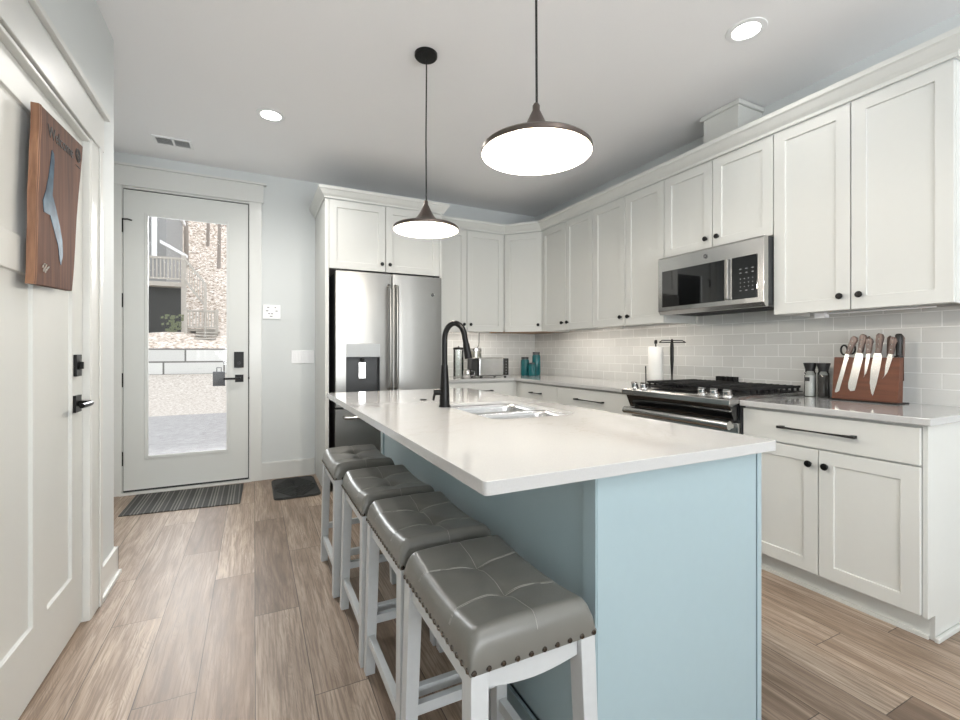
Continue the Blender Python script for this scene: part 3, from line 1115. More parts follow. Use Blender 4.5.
top = slab_with_holes(rrect(.417, 1.391, .819, 3.05, .012, 3), [rrect(HS[0], HS[1], HS[2], HS[3], .075)], BT, .914)
tag(top.build('island_countertop', M['quartz'], loc=(.9, 1.95, BT), bev=.003), 'white veined quartz island slab overhanging the grey stools', 'worktop')
# sink
sk = thing('kitchen_sink', (1.04, 1.82, .70), 'stainless double-bowl undermount sink in the island', 'sink')


RZ = .901


def bowl(x0, x1, y0, y1, dep):
    b = B()
    bm = b.bm
    lv = [(0, RZ, .055), (.003, RZ - .02, .055), (.012, .914 - dep + .03, .05), (.035, .914 - dep, .045)]
    rings = []
    for ins, z, r in lv:
        rings.append([bm.verts.new((x, y, z)) for x, y in rrect(x0 + ins, x1 - ins, y0 + ins, y1 - ins, r)])
    for a, c_ in zip(rings, rings[1:]):
        for i in range(len(a)):
            j = (i + 1) % len(a)
            bm.faces.new((a[i], a[j], c_[j], c_[i]))
    bm.faces.new(rings[-1])
    o = b.build('bowl', M['sink'], sk, True)
    s_ = o.modifiers.new('thick', 'SOLIDIFY')
    s_.thickness = .0012
    B().lathe([(0, 0), (.036, 0), (.042, .004), (.044, .001)], ((x0 + x1) / 2, (y0 + y1) / 2, .914 - dep), 20).build('drain', M['chrome'], o, True)
    return o


bowl(HS[0] + .008, HS[1] - .008, HS[2] + .008, 1.815, .21)
bowl(HS[0] + .008, HS[1] - .008, 1.84, HS[3] - .008, .19)
rim = slab_with_holes(rrect(HS[0] + .0015, HS[1] - .0015, HS[2] + .0015, HS[3] - .0015, .073),
                      [rrect(HS[0] + .0085, HS[1] - .0085, HS[2] + .0085, 1.8145, .055), rrect(HS[0] + .0085, HS[1] - .0085, 1.8405, HS[3] - .0085, .055)], RZ - .002, RZ + .0005)
rim.build('rim', M['sink'], sk, bev=.0005)
# faucet
f = thing('kitchen_faucet', (.817, 2.03, .914), 'tall matte black gooseneck faucet on the island slab', 'faucet')
b = B()
b.lathe([(0, 0), (.029, 0), (.029, .004), (.025, .012), (.0235, .06), (.0165, .19), (.0155, .20), (0, .20)], (.817, 2.03, .914), 28)
b.build('base_column', M['black'], f, True)
dx, dy = .79, -.61
R_ = .050
pts = [(.817, 2.03, 1.11), (.817, 2.03, 1.235)]
for i in range(1, 17):
    a = pi - pi * i / 17 * 1.02
    s_ = R_ + R_ * cos(a)
    pts.append((.817 + dx * s_, 2.03 + dy * s_, 1.235 + .078 * sin(a)))
e0 = pts[-1]
pts.append((e0[0] + dx * .006, e0[1] + dy * .006, e0[2] - .03))
B().tube(pts, .0135, 16).build('gooseneck', M['black'], f, True)
e1 = pts[-1]
B().tube([e1, (e1[0] + dx * .012, e1[1] + dy * .012, e1[2] - .07)], [.0155, .0185], 16).build('spray_head', M['black'], f, True)
B().cyl((.817, 2.03, .985), (.817 - .048, 2.03 + .02, .985), .016).tube([(.776, 2.047, .985), (.770, 2.049, .96), (.768, 2.05, .945)], [.007, .006, .005], 10).build('lever_handle', M['black'], f, True)
tag(B().lathe([(0, .003), (.016, .003), (.022, 0)], (.829, 2.37, .9142), 20).lathe([(0, .0045), (.015, .0045), (.016, .003)], (.829, 2.37, .9142), 20).build('air_switch_button', M['black'], loc=(.829, 2.37, .914)),
    'small round black button set in the island slab beyond the faucet', 'button')

# ------------------------------------------------------------------ stools
def make_stool():
    r = thing('bar_stool', (0, 0, 0), 'x', 'stool', 'grey leather saddle stools along the island')
    hx, hy = .153, .216
    zb = .557
    b = B()
    nx, ny = 30, 44
    seam = .072

    def ztop(x, y):
        u, v_ = x / hx, y / hy
        h = .066 + .019 * v_ * v_ - .005 * u * u
        ex = max(0.0, 1 - abs(u))
        ey = max(0.0, 1 - abs(v_))
        k = min(1, ex * hx / .030)
        l_ = min(1, ey * hy / .030)
        edge = sqrt(max(0, 1 - (1 - k) ** 2)) * sqrt(max(0, 1 - (1 - l_) ** 2))
        h = .012 + (h - .012) * edge
        g = 0
        for yy in (-seam, seam):
            d2 = x * x + (y - yy) ** 2
            g += .013 * exp(-d2 / .0009) + .0025 * exp(-(y - yy - .03 * u * u * (1 if yy > 0 else -1)) ** 2 / .00004)
        g += .0025 * exp(-x * x / .00004)
        return h - g * edge
    top = []
    for j in range(ny + 1):
        row = []
        for i in range(nx + 1):
            # denser near the rim
            a = -cos(pi * i / nx)
            c_ = -cos(pi * j / ny)
            a = .55 * a + .45 * (2 * i / nx - 1)
            c_ = .55 * c_ + .45 * (2 * j / ny - 1)
            x, y = a * hx, c_ * hy
            row.append(b.bm.verts.new((x, y, zb + ztop(x, y))))
        top.append(row)
    for j in range(ny):
        for i in range(nx):
            b.bm.faces.new((top[j][i], top[j][i + 1], top[j + 1][i + 1], top[j + 1][i]))
    rim = [top[0][i] for i in range(nx + 1)] + [top[j][nx] for j in range(1, ny + 1)] + [top[ny][i] for i in range(nx - 1, -1, -1)] + [top[j][0] for j in range(ny - 1, 0, -1)]
    low = [b.bm.verts.new((v_.co.x * .995, v_.co.y * .995, zb)) for v_ in rim]
    n = len(rim)
    for i in range(n):
        j = (i + 1) % n
        b.bm.faces.new((rim[i], rim[j], low[j], low[i]))
    b.bm.faces.new(low)
    seat = b.build('seat', M['leather'], r, True, ang=70)
    sb = B()
    for yy in (-seam, seam):
        for dlt in (-.0022, .0022):
            sb.tube([(x, yy + dlt + .03 * (x / hx) ** 2 * (1 if yy > 0 else -1), zb + ztop(x, yy + .03 * (x / hx) ** 2 * (1 if yy > 0 else -1)) + .0012) for x in [hx * .97 * (k / 14) for k in range(-14, 15)]], .0006, 5)
    sb.tube([(.0022, y, zb + ztop(0, y) + .0012) for y in [hy * .98 * (k / 26) for k in range(-26, 27)]], .0006, 5)
    sb.build('stitching', M['stitch'], seat)
    nb = B()
    for k in range(17):
        y = -hy + .012 + (2 * hy - .024) * k / 16
        for s in (-1, 1):
            nb.lathe([(.0066, 0), (.005, .0035), (0, .005)], (s * hx * .995, y, zb + .007), 8, (s, 0, 0))
    for k in range(10):
        x = -hx + .008 + (2 * hx - .016) * k / 9
        for s in (-1, 1):
            nb.lathe([(.0066, 0), (.005, .0035), (0, .005)], (x, s * hy * .995, zb + .007), 8, (0, s, 0))
    nb.build('nailhead_trim', M['nail'], seat, True)
    # frame
    tx, ty = hx - .022, hy - .024
    bx, by = hx - .010, hy - .004
    for sx in (-1, 1):
        for sy in (-1, 1):
            lo = [(sx * bx + a * .017, sy * by + c_ * .020, 0) for a, c_ in ((-1, -1), (1, -1), (1, 1), (-1, 1))]
            hi = [(sx * tx + a * .0195, sy * ty + c_ * .022, zb - .0005) for a, c_ in ((-1, -1), (1, -1), (1, 1), (-1, 1))]
            B().quadbox(lo, hi).build('leg', M['stoolwood'], r, bev=.002)
    for s in (-1, 1):       # side aprons, straight
        x0_, x1_ = sorted((s * (tx + .012), s * (tx - .008)))
        B().box(x0_, x1_, -ty + .022, ty - .022, zb - .045, zb - .0005).build('apron', M['stoolwood'], r, bev=.001)
    for s in (-1, 1):       # end aprons with an arched lower edge
        pts = [(-tx + .0195, zb - .0005)] + [(tx - .0195, zb - .0005)]
        L = 2 * (tx - .0195)
        for i in range(11):
            q = i / 10
            pts.append((tx - .0195 - L * q, zb - .040 - .013 * sin(pi * q)))
        y0_ = s * ty + (-.010)
        B().prism([(x, y0_, z) for x, z in pts], (0, .02, 0)).build('apron', M['stoolwood'], r, bev=.001)

    def at(z, sx, sy):
        k = z / zb
        return (sx * (bx + (tx - bx) * k), sy * (by + (ty - by) * k))
    for s in (-1, 1):
        x, y = at(.13, s, 1)
        B().box(x - .011, x + .011, -y + .018, y - .018, .115, .148).build('stretcher', M['stoolwood'], r, bev=.001)
        x, y = at(.19, 1, s)
        B().box(-x + .016, x - .016, y - .010, y + .010, .180, .210).build('stretcher', M['stoolwood'], r, bev=.001)
    return r


st = make_stool()
spots = [(.520, .998, 0, 'grey leather bar stool nearest the camera at the island end'),
         (.523, 1.472, 0, 'second grey leather bar stool from the camera along the island'),
         (.515, 1.946, 0, 'third grey leather bar stool from the camera along the island'),
         (.498, 2.492, 0, 'grey leather bar stool farthest from the camera, nearest the fridge')]
for i, (x, y, a, lb) in enumerate(spots):
    o = st if i == 0 else copy_tree(st)
    o.location = (x, y, 0)
    o.rotation_euler.z = a
    o['label'] = lb

# added fill bars, hidden behind the cabinet fronts, brighten the tiles and counters
def fill_bar(x0, y0, x1, y1, label, power):
    cx_, cy_ = (x0 + x1) / 2, (y0 + y1) / 2
    L = sqrt((x1 - x0) ** 2 + (y1 - y0) ** 2)
    z_ = FB + .020
    o = thing('under_cabinet_fill', (cx_, cy_, z_), label, 'light fitting', 'added fill bars under the wall cabinets')
    hx_, hy_ = (L / 2, .010) if abs(x1 - x0) > abs(y1 - y0) else (.010, L / 2)
    B().box(cx_ - hx_, cx_ + hx_, cy_ - hy_, cy_ + hy_, z_, FB + .031).build('housing', M['plastic'], o)
    l = bpy.data.lights.new('fill_bar_lamp', 'AREA')
    l.shape = 'RECTANGLE'
    l.size, l.size_y = 2 * hx_, 2 * hy_
    l.energy = power
    l.color = (1, .92, .84)
    q = bpy.data.objects.new('fill_bar_lamp', l)
    COL.objects.link(q)
    q.parent = o
    q.location = (0, 0, -.002)


fill_bar(2.755, 2.44, 2.755, 3.15, 'added slim fill light bar under the wall cabinet left of the microwave', .75)
fill_bar(2.755, 3.23, 2.755, 3.94, 'added slim fill light bar under the wall cabinet beside the corner cabinet', .95)
fill_bar(1.62, 4.352, 2.40, 4.352, 'added slim fill light bar under the cabinets beside the fridge', 1.2)

# ------------------------------------------------------------------ fridge
fr = thing('refrigerator', (1.06, 4.2, 0), 'stainless french-door refrigerator with water dispenser in the white surround', 'refrigerator')
FX0, FX1, FM = .600, 1.536, 1.075
YF = 3.88
B().box(.606, 1.530, 3.965, 4.60, .02, 1.845).build('case', M['darkcase'], fr, bev=.003)


def curved_panel(x0, x1, z0, z1, hole=None, bulge=.010, n=10):
    b = B()
    bm = b.bm

    def yf(x):
        q = (x - x0) / (x1 - x0)
        return YF + bulge * (2 * q - 1) ** 2
    xs = [x0 + (x1 - x0) * i / n for i in range(n + 1)]
    zs = [z0, z1]
    if hole:
        xs = sorted(set([x for x in xs if not (abs(x - hole[0]) < .02 or abs(x - hole[1]) < .02)] + [hole[0], hole[1]]))
        zs = [z0, hole[2], hole[3], z1]
    g = [[bm.verts.new((x, yf(x), z)) for x in xs] for z in zs]
    bk = [[bm.verts.new((x, YF + .08, z)) for x in xs] for z in zs]
    for j in range(len(zs) - 1):
        for i in range(len(xs) - 1):
            if hole and j == 1 and xs[i] >= hole[0] - 1e-6 and xs[i + 1] <= hole[1] + 1e-6:
                continue
            bm.faces.new((g[j][i], g[j][i + 1], g[j + 1][i + 1], g[j + 1][i]))
    k = len(xs) - 1
    for i in range(k):
        bm.faces.new((g[0][i], g[0][i + 1], bk[0][i + 1], bk[0][i]))
        bm.faces.new((g[-1][i], g[-1][i + 1], bk[-1][i + 1], bk[-1][i]))
    for j in range(len(zs) - 1):
        bm.faces.new((g[j][0], g[j + 1][0], bk[j + 1][0], bk[j][0]))
        bm.faces.new((g[j][k], g[j + 1][k], bk[j + 1][k], bk[j][k]))
        for i in range(k):
            bm.faces.new((bk[j][i], bk[j][i + 1], bk[j + 1][i + 1], bk[j + 1][i]))
    return b


dl = curved_panel(FX0, FM - .003, .715, 1.852, (.684, .968, .80, 1.245)).build('left_door', M['steel'], fr, True, bev=.004)
drr = curved_panel(FM + .003, FX1, .715, 1.852).build('right_door', M['steel'], fr, True, bev=.004)
dz = curved_panel(FX0, FX1, .08, .700).build('freezer_drawer', M['steel'], fr, True, bev=.004)
B().box(.62, 1.49, 3.98, 4.5, 0, .0195).build('foot_rail', M['blackp'], fr)
for (d, xx) in ((dl, FM - .030), (drr, FM + .030)):
    b = B().tube([(xx, YF + .005, .86), (xx, YF - .045, .875), (xx, YF - .052, .93), (xx, YF - .056, 1.3), (xx, YF - .052, 1.68), (xx, YF - .045, 1.735), (xx, YF + .005, 1.75)], .014, 14)
    b.build('handle', M['steel'], d, True)
B().tube([(FX0 + .07, YF + .005, .635), (FX0 + .075, YF - .045, .635), (FX0 + .12, YF - .052, .635), (FX1 - .12, YF - .052, .635), (FX1 - .075, YF - .045, .635), (FX1 - .07, YF + .005, .635)], .015, 14).build('handle', M['steelh'], dz, True)
hs = B()
hs.box(.684, .968, YF + .001, YF + .014, 1.135, 1.245)
disp = hs.build('dispenser_panel', M['satin'], dl, bev=.002)
cv = B()
cv.box(.686, .966, YF + .066, YF + .07, .802, 1.134).box(.684, .690, YF + .008, YF + .066, .802, 1.134).box(.962, .968, YF + .008, YF + .066, .802, 1.134).box(.69, .962, YF + .008, YF + .066, .800, .808).box(.69, .962, YF + .014, YF + .066, 1.126, 1.134)
cv.build('dispenser_recess', M['darkcase'], dl)
B().box(.795, .857, YF + .045, YF + .055, .945, 1.09).build('dispenser_paddle', M['chrome'], dl, bev=.004)
B().cyl((.826, YF + .04, 1.095), (.826, YF + .04, 1.126), .014, .018).build('spout', M['blackp'], dl, True)
B().box(.70, .952, YF + .012, YF + .064, .8082, .816).build('drip_tray', M['blackp'], dl)
for xx in (FX0 + .02, FX1 - .06):
    B().box(xx, xx + .045, YF + .02, YF + .09, 1.853, 1.868).build('hinge_cap', M['blackp'], fr, bev=.003)


def emblem(parent, Mx, r):
    """round monogram badge: ring with curly letters G E"""
    b = B()
    b.lathe([(0, 0), (r, 0), (r, .0015), (0, .0015)], (0, 0, 0), 28, (0, 1, 0))
    o = b.build('round_badge', M['darkcase'], parent, M4=Mx)
    b = B()
    b.tube([(r * .96 * cos(a * pi / 12), .0022, r * .96 * sin(a * pi / 12)) for a in range(25)], r * .07, 6, False)
    g = [(-.12, .38), (-.3, .5), (-.5, .3), (-.55, 0), (-.48, -.3), (-.25, -.45), (-.08, -.25), (-.08, -.02), (-.28, -.02)]
    e = [(.48, .4), (.28, .5), (.12, .3), (.2, .08), (.38, .03), (.2, -.02), (.1, -.25), (.25, -.45), (.5, -.36)]
    for s in (g, e):
        b.tube([(x * r, .0024, z * r) for x, z in s], r * .06, 6)
    b.build('monogram', M['chrome'], o, M4=Mx)


emblem(drr, frame((1.445, YF + .0035, 1.69), (1, 0, 0), (0, -1, 0)), .016)

# ------------------------------------------------------------------ range
rg = thing('gas_range', (2.7, 2.01, 0), 'stainless slide-in gas range with black grates and five knobs', 'range')
RY0, RY1 = 1.6035, 2.394
B().box(2.40, 3.03, RY0, RY1, .05, .905).build('body', M['darkcase'], rg, bev=.002)
B().box(2.44, 3.0, RY0 + .01, RY1 - .01, 0, .0495).build('toe_base', M['blackp'], rg)
# cooktop with raked control fascia
pr = [(3.035, .9145), (3.035, .934), (2.45, .934), (2.305, .925), (2.285, .918), (2.285, .886), (2.31, .880), (2.44, .9145)]
B().prism([(x, RY0 - .004, z) for x, z in pr], (0, RY1 - RY0 + .008, 0)).build('cooktop', M['steelh'], rg, bev=.003)
B().prism([(2.445, RY0 + .012, .906), (2.31, RY0 + .012, .8855), (2.35, RY0 + .012, .80), (2.445, RY0 + .012, .80)], (0, RY1 - RY0 - .024, 0)).build('black_fascia', M['bglass'], rg)
B().box(2.485, 3.0, RY0 + .015, RY1 - .015, .9345, .938).build('burner_tray', M['iron'], rg)


def zf(x):
    return .925 + (x - 2.305) / (2.45 - 2.305) * .009


B().prism([(2.35, 1.87, zf(2.35) + .0006), (2.43, 1.87, zf(2.43) + .0006), (2.43, 2.19, zf(2.43) + .0006), (2.35, 2.19, zf(2.35) + .0006)], (0, 0, .0015)).build('touch_display', M['bglass'], rg)
for y in (1.655, 1.735, 1.815, 2.262, 2.342):
    kb = B().lathe([(0, 0), (.027, 0), (.0265, .006), (.0225, .011), (.0215, .034), (.018, .038), (0, .038)], (2.355, y, zf(2.355)), 24, (-.3, 0, 1)).build('knob', M['chrome'], rg, True)
    q = B().box(-.019, .019, -.005, .005, .036, .044)
    q.build('knob_grip', M['steelh'], kb, M4=Matrix.Translation((2.355, y, zf(2.355))) @ Matrix.Rotation(radians(-16), 4, 'Y') @ Matrix.Rotation(radians(90), 4, 'Z'), bev=.002)
od = B().box(2.372, 2.3995, RY0 + .004, RY1 - .004, .215, .785).build('oven_door', M['steelh'], rg, bev=.003)
B().box(2.3690, 2.3718, RY0 + .09, RY1 - .09, .33, .66).build('oven_window', M['bglass'], od)
b = B()
for y in (RY0 + .03, RY1 - .03):
    b.box(2.31, 2.372, y - .012, y + .012, .758, .782)
b.tube([(2.305, RY0 + .008, 0.777), (2.300, RY0 + .06, .779), (2.296, (RY0 + RY1) / 2, .780), (2.300, RY1 - .06, .779), (2.305, RY1 - .008, .777)], .025, 14)
b.build('handle', M['steelh'], od, True)
B().box(2.372, 2.3995, RY0 + .004, RY1 - .004, .06, .205).build('storage_drawer', M['steelh'], rg, bev=.003)
# grates: three sections
for (a, e) in ((RY0 + .018, 1.868), (1.872, 2.150), (2.154, RY1 - .018)):
    g = B()
    x0_, x1_ = 2.50, 2.985
    t_ = .006
    for y in (a + .006, e - .006):
        g.box(x0_, x1_, y - t_, y + t_, .958, .972)
        for i in range(9):
            xx = x0_ + .02 + (x1_ - x0_ - .04) * i / 8
            g.box(xx - .008, xx + .008, y - t_ * .8, y + t_ * .8, .9382, .958)
    for x in (x0_ + .006, (x0_ + x1_) / 2, x1_ - .006):
        g.box(x - t_, x + t_, a + .012, e - .012, .956, .970)
    for i in range(1, 6):
        y = a + (e - a) * i / 6
        g.box(x0_ + .012, x1_ - .012, y - .0045, y + .0045, .958, .973)
    g.build('grate', M['iron'], rg, bev=.001)
for (x, y) in ((2.62, 1.74), (2.87, 1.74), (2.745, 2.01), (2.62, 2.29), (2.87, 2.29)):
    B().lathe([(.045, 0), (.045, .008), (.034, .010), (.034, .015), (0, .016)], (x, y, .9381), 20).build('burner', M['iron'], rg, True)
vb = B().box(3.0, 3.035, 1.95, 2.26, .934, .945)
for i in range(5):
    vb.box(3.002, 3.03, 2.050 + i * .034, 2.070 + i * .034, .945, 1.002)
vb.build('rear_vent', M['iron'], rg, bev=.001)

# ------------------------------------------------------------------ over-range microwave
mw = thing('microwave', (2.84, 2.0, 1.44), 'stainless over-the-range microwave with black glass door', 'microwave')
MY0, MY1, MZ0, MZ1 = 1.618, 2.381, 1.440, 1.848
B().box(2.66, XR - .009, MY0, MY1, MZ0 + .008, MZ1).build('body', M['darkcase'], mw, bev=.002)
MX = 2.617
fd = B().prism([(2.6595, MZ0), (2.6595, MZ1), (MX + .006, MZ1), (MX, MZ1 - .01), (MX, MZ0 + .025), (MX + .02, MZ0)][::1] and
               [(x, MY0, z) for x, z in ((2.6595, MZ0), (2.6595, MZ1), (MX + .006, MZ1), (MX, MZ1 - .01), (MX, MZ0 + .025), (MX + .02, MZ0))], (0, MY1 - MY0, 0)).build('front_frame', M['steelh'], mw, bev=.002)
m = frame((MX, 0, 0), (0, 1, 0), (-1, 0, 0))
B().box(1.862, 2.343, .0, .003, 1.494, 1.748).build('door_window', M['bglass'], fd, M4=m, bev=.001)
pn = B().box(1.655, 1.812, .0, .003, 1.494, 1.748).build('control_panel', M['bglass'], fd, M4=m, bev=.001)
b = B()
for r_ in range(7):
    if r_ == 2:
        continue
    for c_ in range(3 if r_ in (0, 1, 6) else 4):
        n_ = 3 if r_ in (0, 1, 6) else 4
        uu = 1.682 + .075 * c_ / (n_ - 1)
        zz = 1.672 - .0235 * r_ + (.012 if r_ > 2 else 0)
        b.box(uu - (.006 if n_ == 3 else .0028), uu + (.006 if n_ == 3 else .0028), .0031, .0036, zz - .0022, zz + .0022)
b.build('key_print', M['key'], pn, M4=m)
B().box(1.826, 1.852, .0, .022, 1.497, 1.746).build('handle', M['steel'], fd, M4=m, bev=.006, seg=3)
emblem(fd, frame((MX - .0005, 1.995, 1.795), (0, -1, 0), (-1, 0, 0)), .015)
b = B()
for i in range(9):
    b.box(2.70 + i * .03, 2.715 + i * .03, 1.70, 2.32, MZ0 + .0045, MZ0 + .0078)
b.build('grease_filter', M['iron'], mw)

# ------------------------------------------------------------------ knife block
kb = thing('knife_block', (2.9, 1.25, .914), 'cherry wood magnetic knife stand on the worktop under the end cabinet', 'knife block')
XT, XBt = 2.888, 2.862
ZB0, ZT0 = .921, 1.148
B().prism([(XBt, 1.108, ZB0), (XT, 1.108, ZT0), (XT + .040, 1.108, ZT0), (XBt + .055, 1.108, ZB0)], (0, .288, 0)).build('wood_slab', M['blockwood'], kb, bev=.002)
B().box(2.845, 2.965, 1.100, 1.405, .9142, .9208).build('base_plate', M['blackp'], kb, bev=.001)


def xk(z):
    return XBt + (XT - XBt) * (z - ZB0) / (ZT0 - ZB0)


def knife(top, tip, htop, wid, shape, label, off=0.0, blade=True):
    """top/tip/handle-top as (y, z) on the stand's raked front"""
    xx = -.0035 + off
    base = Vector((0, top[0], top[1]))
    k = thing('kitchen_knife', (xk(top[1]) + xx, top[0], top[1]), label, 'knife', 'knives on the wooden knife stand')
    d = Vector((0, tip[0] - top[0], tip[1] - top[1]))
    L = d.length
    d.normalize()
    s = Vector((0, d.z, -d.y))     # toward +y side or -y
    if s.y < 0:
        s = -s
    prof = {'bread': [(-.5, 0), (.5, 0), (.5, .97), (.2, 1.0), (-.45, .93)],
            'santoku': [(-.5, 0), (.5, 0), (.5, .80), (.35, .93), (.0, 1.0), (-.5, .96)],
            'chef': [(-.5, 0), (.5, 0), (.52, .35), (.35, .7), (.0, .93), (-.25, 1.0), (-.42, .7), (-.5, .3)],
            'paring': [(-.5, 0), (.5, 0), (.42, .4), (.1, .85), (-.1 + .4, 1.0), (-.3, .7), (-.45, .3)]}[shape]
    if blade:
        pts = []
        for a, t_ in prof:
            p = base + s * (a * wid) + d * (t_ * L)
            pts.append((xk(p.z) + xx, p.y, p.z))
        B().prism(pts, (.002, 0, 0)).build('blade', M['steelh'], k)
        B().prism([(xk((base + s * a + d * t_).z) + xx - .004, (base + s * a + d * t_).y, (base + s * a + d * t_).z) for a, t_ in ((-wid * .5, .006), (wid * .5, .006), (wid * .45, -.012), (-wid * .45, -.012))], (.0055, 0, 0)).build('bolster', M['steelh'], k, bev=.001)
    h = Vector((0, htop[0] - top[0], htop[1] - top[1]))
    HL = h.length
    h.normalize()
    hs_ = Vector((0, h.z, -h.y))
    hw = .0155
    hp = [(-.8, .012), (.8, .012), (.75, .035), (.95, .07), (1.05, HL - .012), (.5, HL), (-.7, HL - .006), (-1.15, HL - .022), (-.85, .06)]
    pts = [base + hs_ * (a * hw) + h * t_ for a, t_ in hp]
    B().prism([(xk(p.z) + xx - .008, p.y, p.z) for p in pts], (.018, 0, 0)).build('handle', M['knifewood'] if off < .02 else M['blackp'], k, bev=.004)
    rv = B()
    for q in (.035, .06, .085):
        p = base + h * q
        rv.cyl((xk(p.z) + xx - .0095, p.y, p.z), (xk(p.z) + xx - .007, p.y, p.z), .0025, n=8)
    rv.build('rivets', M['chrome'], k)
    return k


knife((1.334, 1.153), (1.372, .952), (1.300, 1.262), .021, 'bread', 'long straight bread knife at the left end of the knife stand')
knife((1.277, 1.158), (1.308, .966), (1.263, 1.272), .038, 'santoku', 'broad santoku knife second from left on the knife stand')
knife((1.238, 1.156), (1.250, 1.036), (1.236, 1.252), .019, 'paring', 'small paring knife in the middle of the knife stand')
knife((1.197, 1.158), (1.218, .950), (1.192, 1.274), .038, 'chef', 'large pointed chef knife right of the paring knife')
knife((1.146, 1.154), (1.166, 1.038), (1.134, 1.254), .022, 'paring', 'curved utility knife nearest the black honing steel')
for y, lb in ((1.262, 'dark knife handle standing behind the santoku on the stand'), (1.172, 'dark knife handle standing behind the chef knife on the stand'), (1.122, 'dark knife handle behind the utility knife on the stand')):
    k = thing('steak_knife', (xk(1.15) + .05, y - .004, 1.02), lb, 'knife', 'knives behind the wooden knife stand')
    xx = xk(1.15) + .047
    B().box(xx, xx + .002, y - .012, y + .004, 1.03, 1.155).build('blade', M['chrome'], k)
    B().prism([(xx - .006, y - .012, 1.15), (xx - .006, y + .008, 1.15), (xx - .006, y + .006, 1.25), (xx - .006, y - .006, 1.262), (xx - .006, y - .014, 1.245)], (.015, 0, 0)).build('handle', M['knifewood'], k, bev=.003)
hsr = thing('honing_steel', (xk(1.15) + .02, 1.098, 1.15), 'black-handled honing steel at the right end of the knife stand', 'honing steel')
B().lathe([(0, 0), (.019, 0), (.019, .006), (.012, .01), (.0115, .05), (.0145, .08), (.0145, .112), (.010, .119), (0, .12)], (2.905, 1.119, 1.1485), 20).build('handle', M['blackp'], hsr, True)
sc = thing('kitchen_scissors', (2.92, 1.37, 1.05), 'black-handled kitchen scissors at the left of the knife stand', 'scissors')
b = B()
for cy, cz in ((1.372, 1.187), (1.335, 1.192)):
    b.tube([(2.938, cy + .0155 * cos(a * pi / 10), cz + .026 * sin(a * pi / 10)) for a in range(21)], .0048, 8, False)
b.build('finger_loops', M['blackp'], sc, True)
B().prism([(2.937, 1.340, 1.166), (2.937, 1.368, 1.163), (2.937, 1.356, .99), (2.937, 1.350, .99)], (.004, 0, 0)).build('blades', M['chrome'], sc)

# grinders
for y, mt, lb in ((1.548, 'salt', 'clear salt grinder with black cap left of the pepper grinder'), (1.478, 'pepper', 'clear pepper grinder with black cap beside the knife stand')):
    g = thing('spice_grinder', (2.945, y, .914), lb, 'grinder', 'pair of grinders beside the knife stand')
    B().lathe([(0, .001), (.029, .001), (.030, .01), (.028, .14), (.023, .150), (0, .150)], (2.945, y, .914), 24).build('glass_body', M['jar'], g, True)
    B().lathe([(0, .004), (.026, .004), (.0265, .012), (.0245, .125 if mt == 'salt' else .128), (0, .126)], (2.945, y, .914), 24).build('contents', M[mt], g, True)
    B().lathe([(0, .150), (.025, .150), (.024, .158), (.034, .193), (.033, .198), (0, .198)], (2.945, y, .914), 24).build('cap', M['blackp'], g, True)
    if mt == 'salt':
        B().box(2.914, 2.9165, y - .012, y + .012, 1.005, 1.028).build('printed_mark', M['ink'], g)

# paper towel holder and roll
pt = thing('paper_towel_holder', (2.87, 2.635, .914), 'black upright paper towel holder with side arm left of the range', 'paper towel holder')
B().lathe([(0, 0), (.085, 0), (.085, .006), (.08, .010), (0, .010)], (2.87, 2.635, .914), 32).build('base', M['black'], pt, True)
B().lathe([(0, 0), (.006, 0), (.006, .318), (.0115, .320), (.0125, .335), (.010, .350), (0, .352)], (2.87, 2.635, .922), 16).build('post', M['black'], pt, True)
B().tube([(2.795, 2.665, .92), (2.793, 2.666, 1.065)], .0045, 8).build('side_arm', M['black'], pt, True)
tag(B().lathe([(.021, .012), (.056, .012), (.057, .016), (.057, .30), (.055, .304), (.021, .304)], (2.87, 2.635, .914), 36, close=True).build('paper_towel_roll', M['paper'], loc=(2.87, 2.635, .926), smooth=True),
    'white paper towel roll on the black holder left of the range', 'paper towel')
bh = thing('utensil_stand', (2.87, 2.478, .914), 'black T-shaped stand with wire cross bar beside the paper towels', 'stand')
B().lathe([(0, 0), (.05, 0), (.05, .006), (.01, .012), (.005, .05), (.013, .20), (.0135, .30), (.010, .345), (.004, .362), (0, .365)], (2.87, 2.478, .914), 20).build('tapered_post', M['black'], bh, True)
B().tube([(2.87, 2.355, 1.247), (2.87, 2.385, 1.262), (2.87, 2.57, 1.268), (2.87, 2.600, 1.252), (2.87, 2.355, 1.247)], .0042, 8).build('cross_bar', M['black'], bh, True)

# ------------------------------------------------------------------ back counter things
to = thing('toaster', (2.21, 4.29, .914), 'wide stainless toaster with black end and buttons on the back counter', 'toaster')
B().box(2.045, 2.335, 4.145, 4.425, .928, 1.118).build('shell', M['steelh'], to, bev=.012, seg=3)
B().box(2.036, 2.0445, 4.155, 4.415, .93, 1.112).build('end_cap', M['blackp'], to, bev=.004)
cp = B().box(2.325, 2.385, 4.139, 4.1445, .935, 1.11).build('control_strip', M['bglass'], to, bev=.001)
b = B()
for i in range(5):
    b.box(2.348, 2.362, 4.1375, 4.1388, .955 + i * .03, .960 + i * .03)
b.build('buttons', M['key'], cp)
b = B()
for x, y in ((2.08, 4.17), (2.36, 4.17), (2.08, 4.4), (2.36, 4.4)):
    b.cyl((x, y, .914), (x, y, .9285), .014, n=12)
b.build('feet', M['blackp'], to)
ja = thing('glass_press', (1.93, 4.40, .914), 'clear glass coffee press with black lid beside the fridge', 'coffee press')
B().lathe([(0, .004), (.05, .004), (.052, .01), (.052, .285), (.050, .285), (.049, .012), (0, .010)], (1.93, 4.40, .914), 28).build('glass_beaker', M['jar'], ja, True)
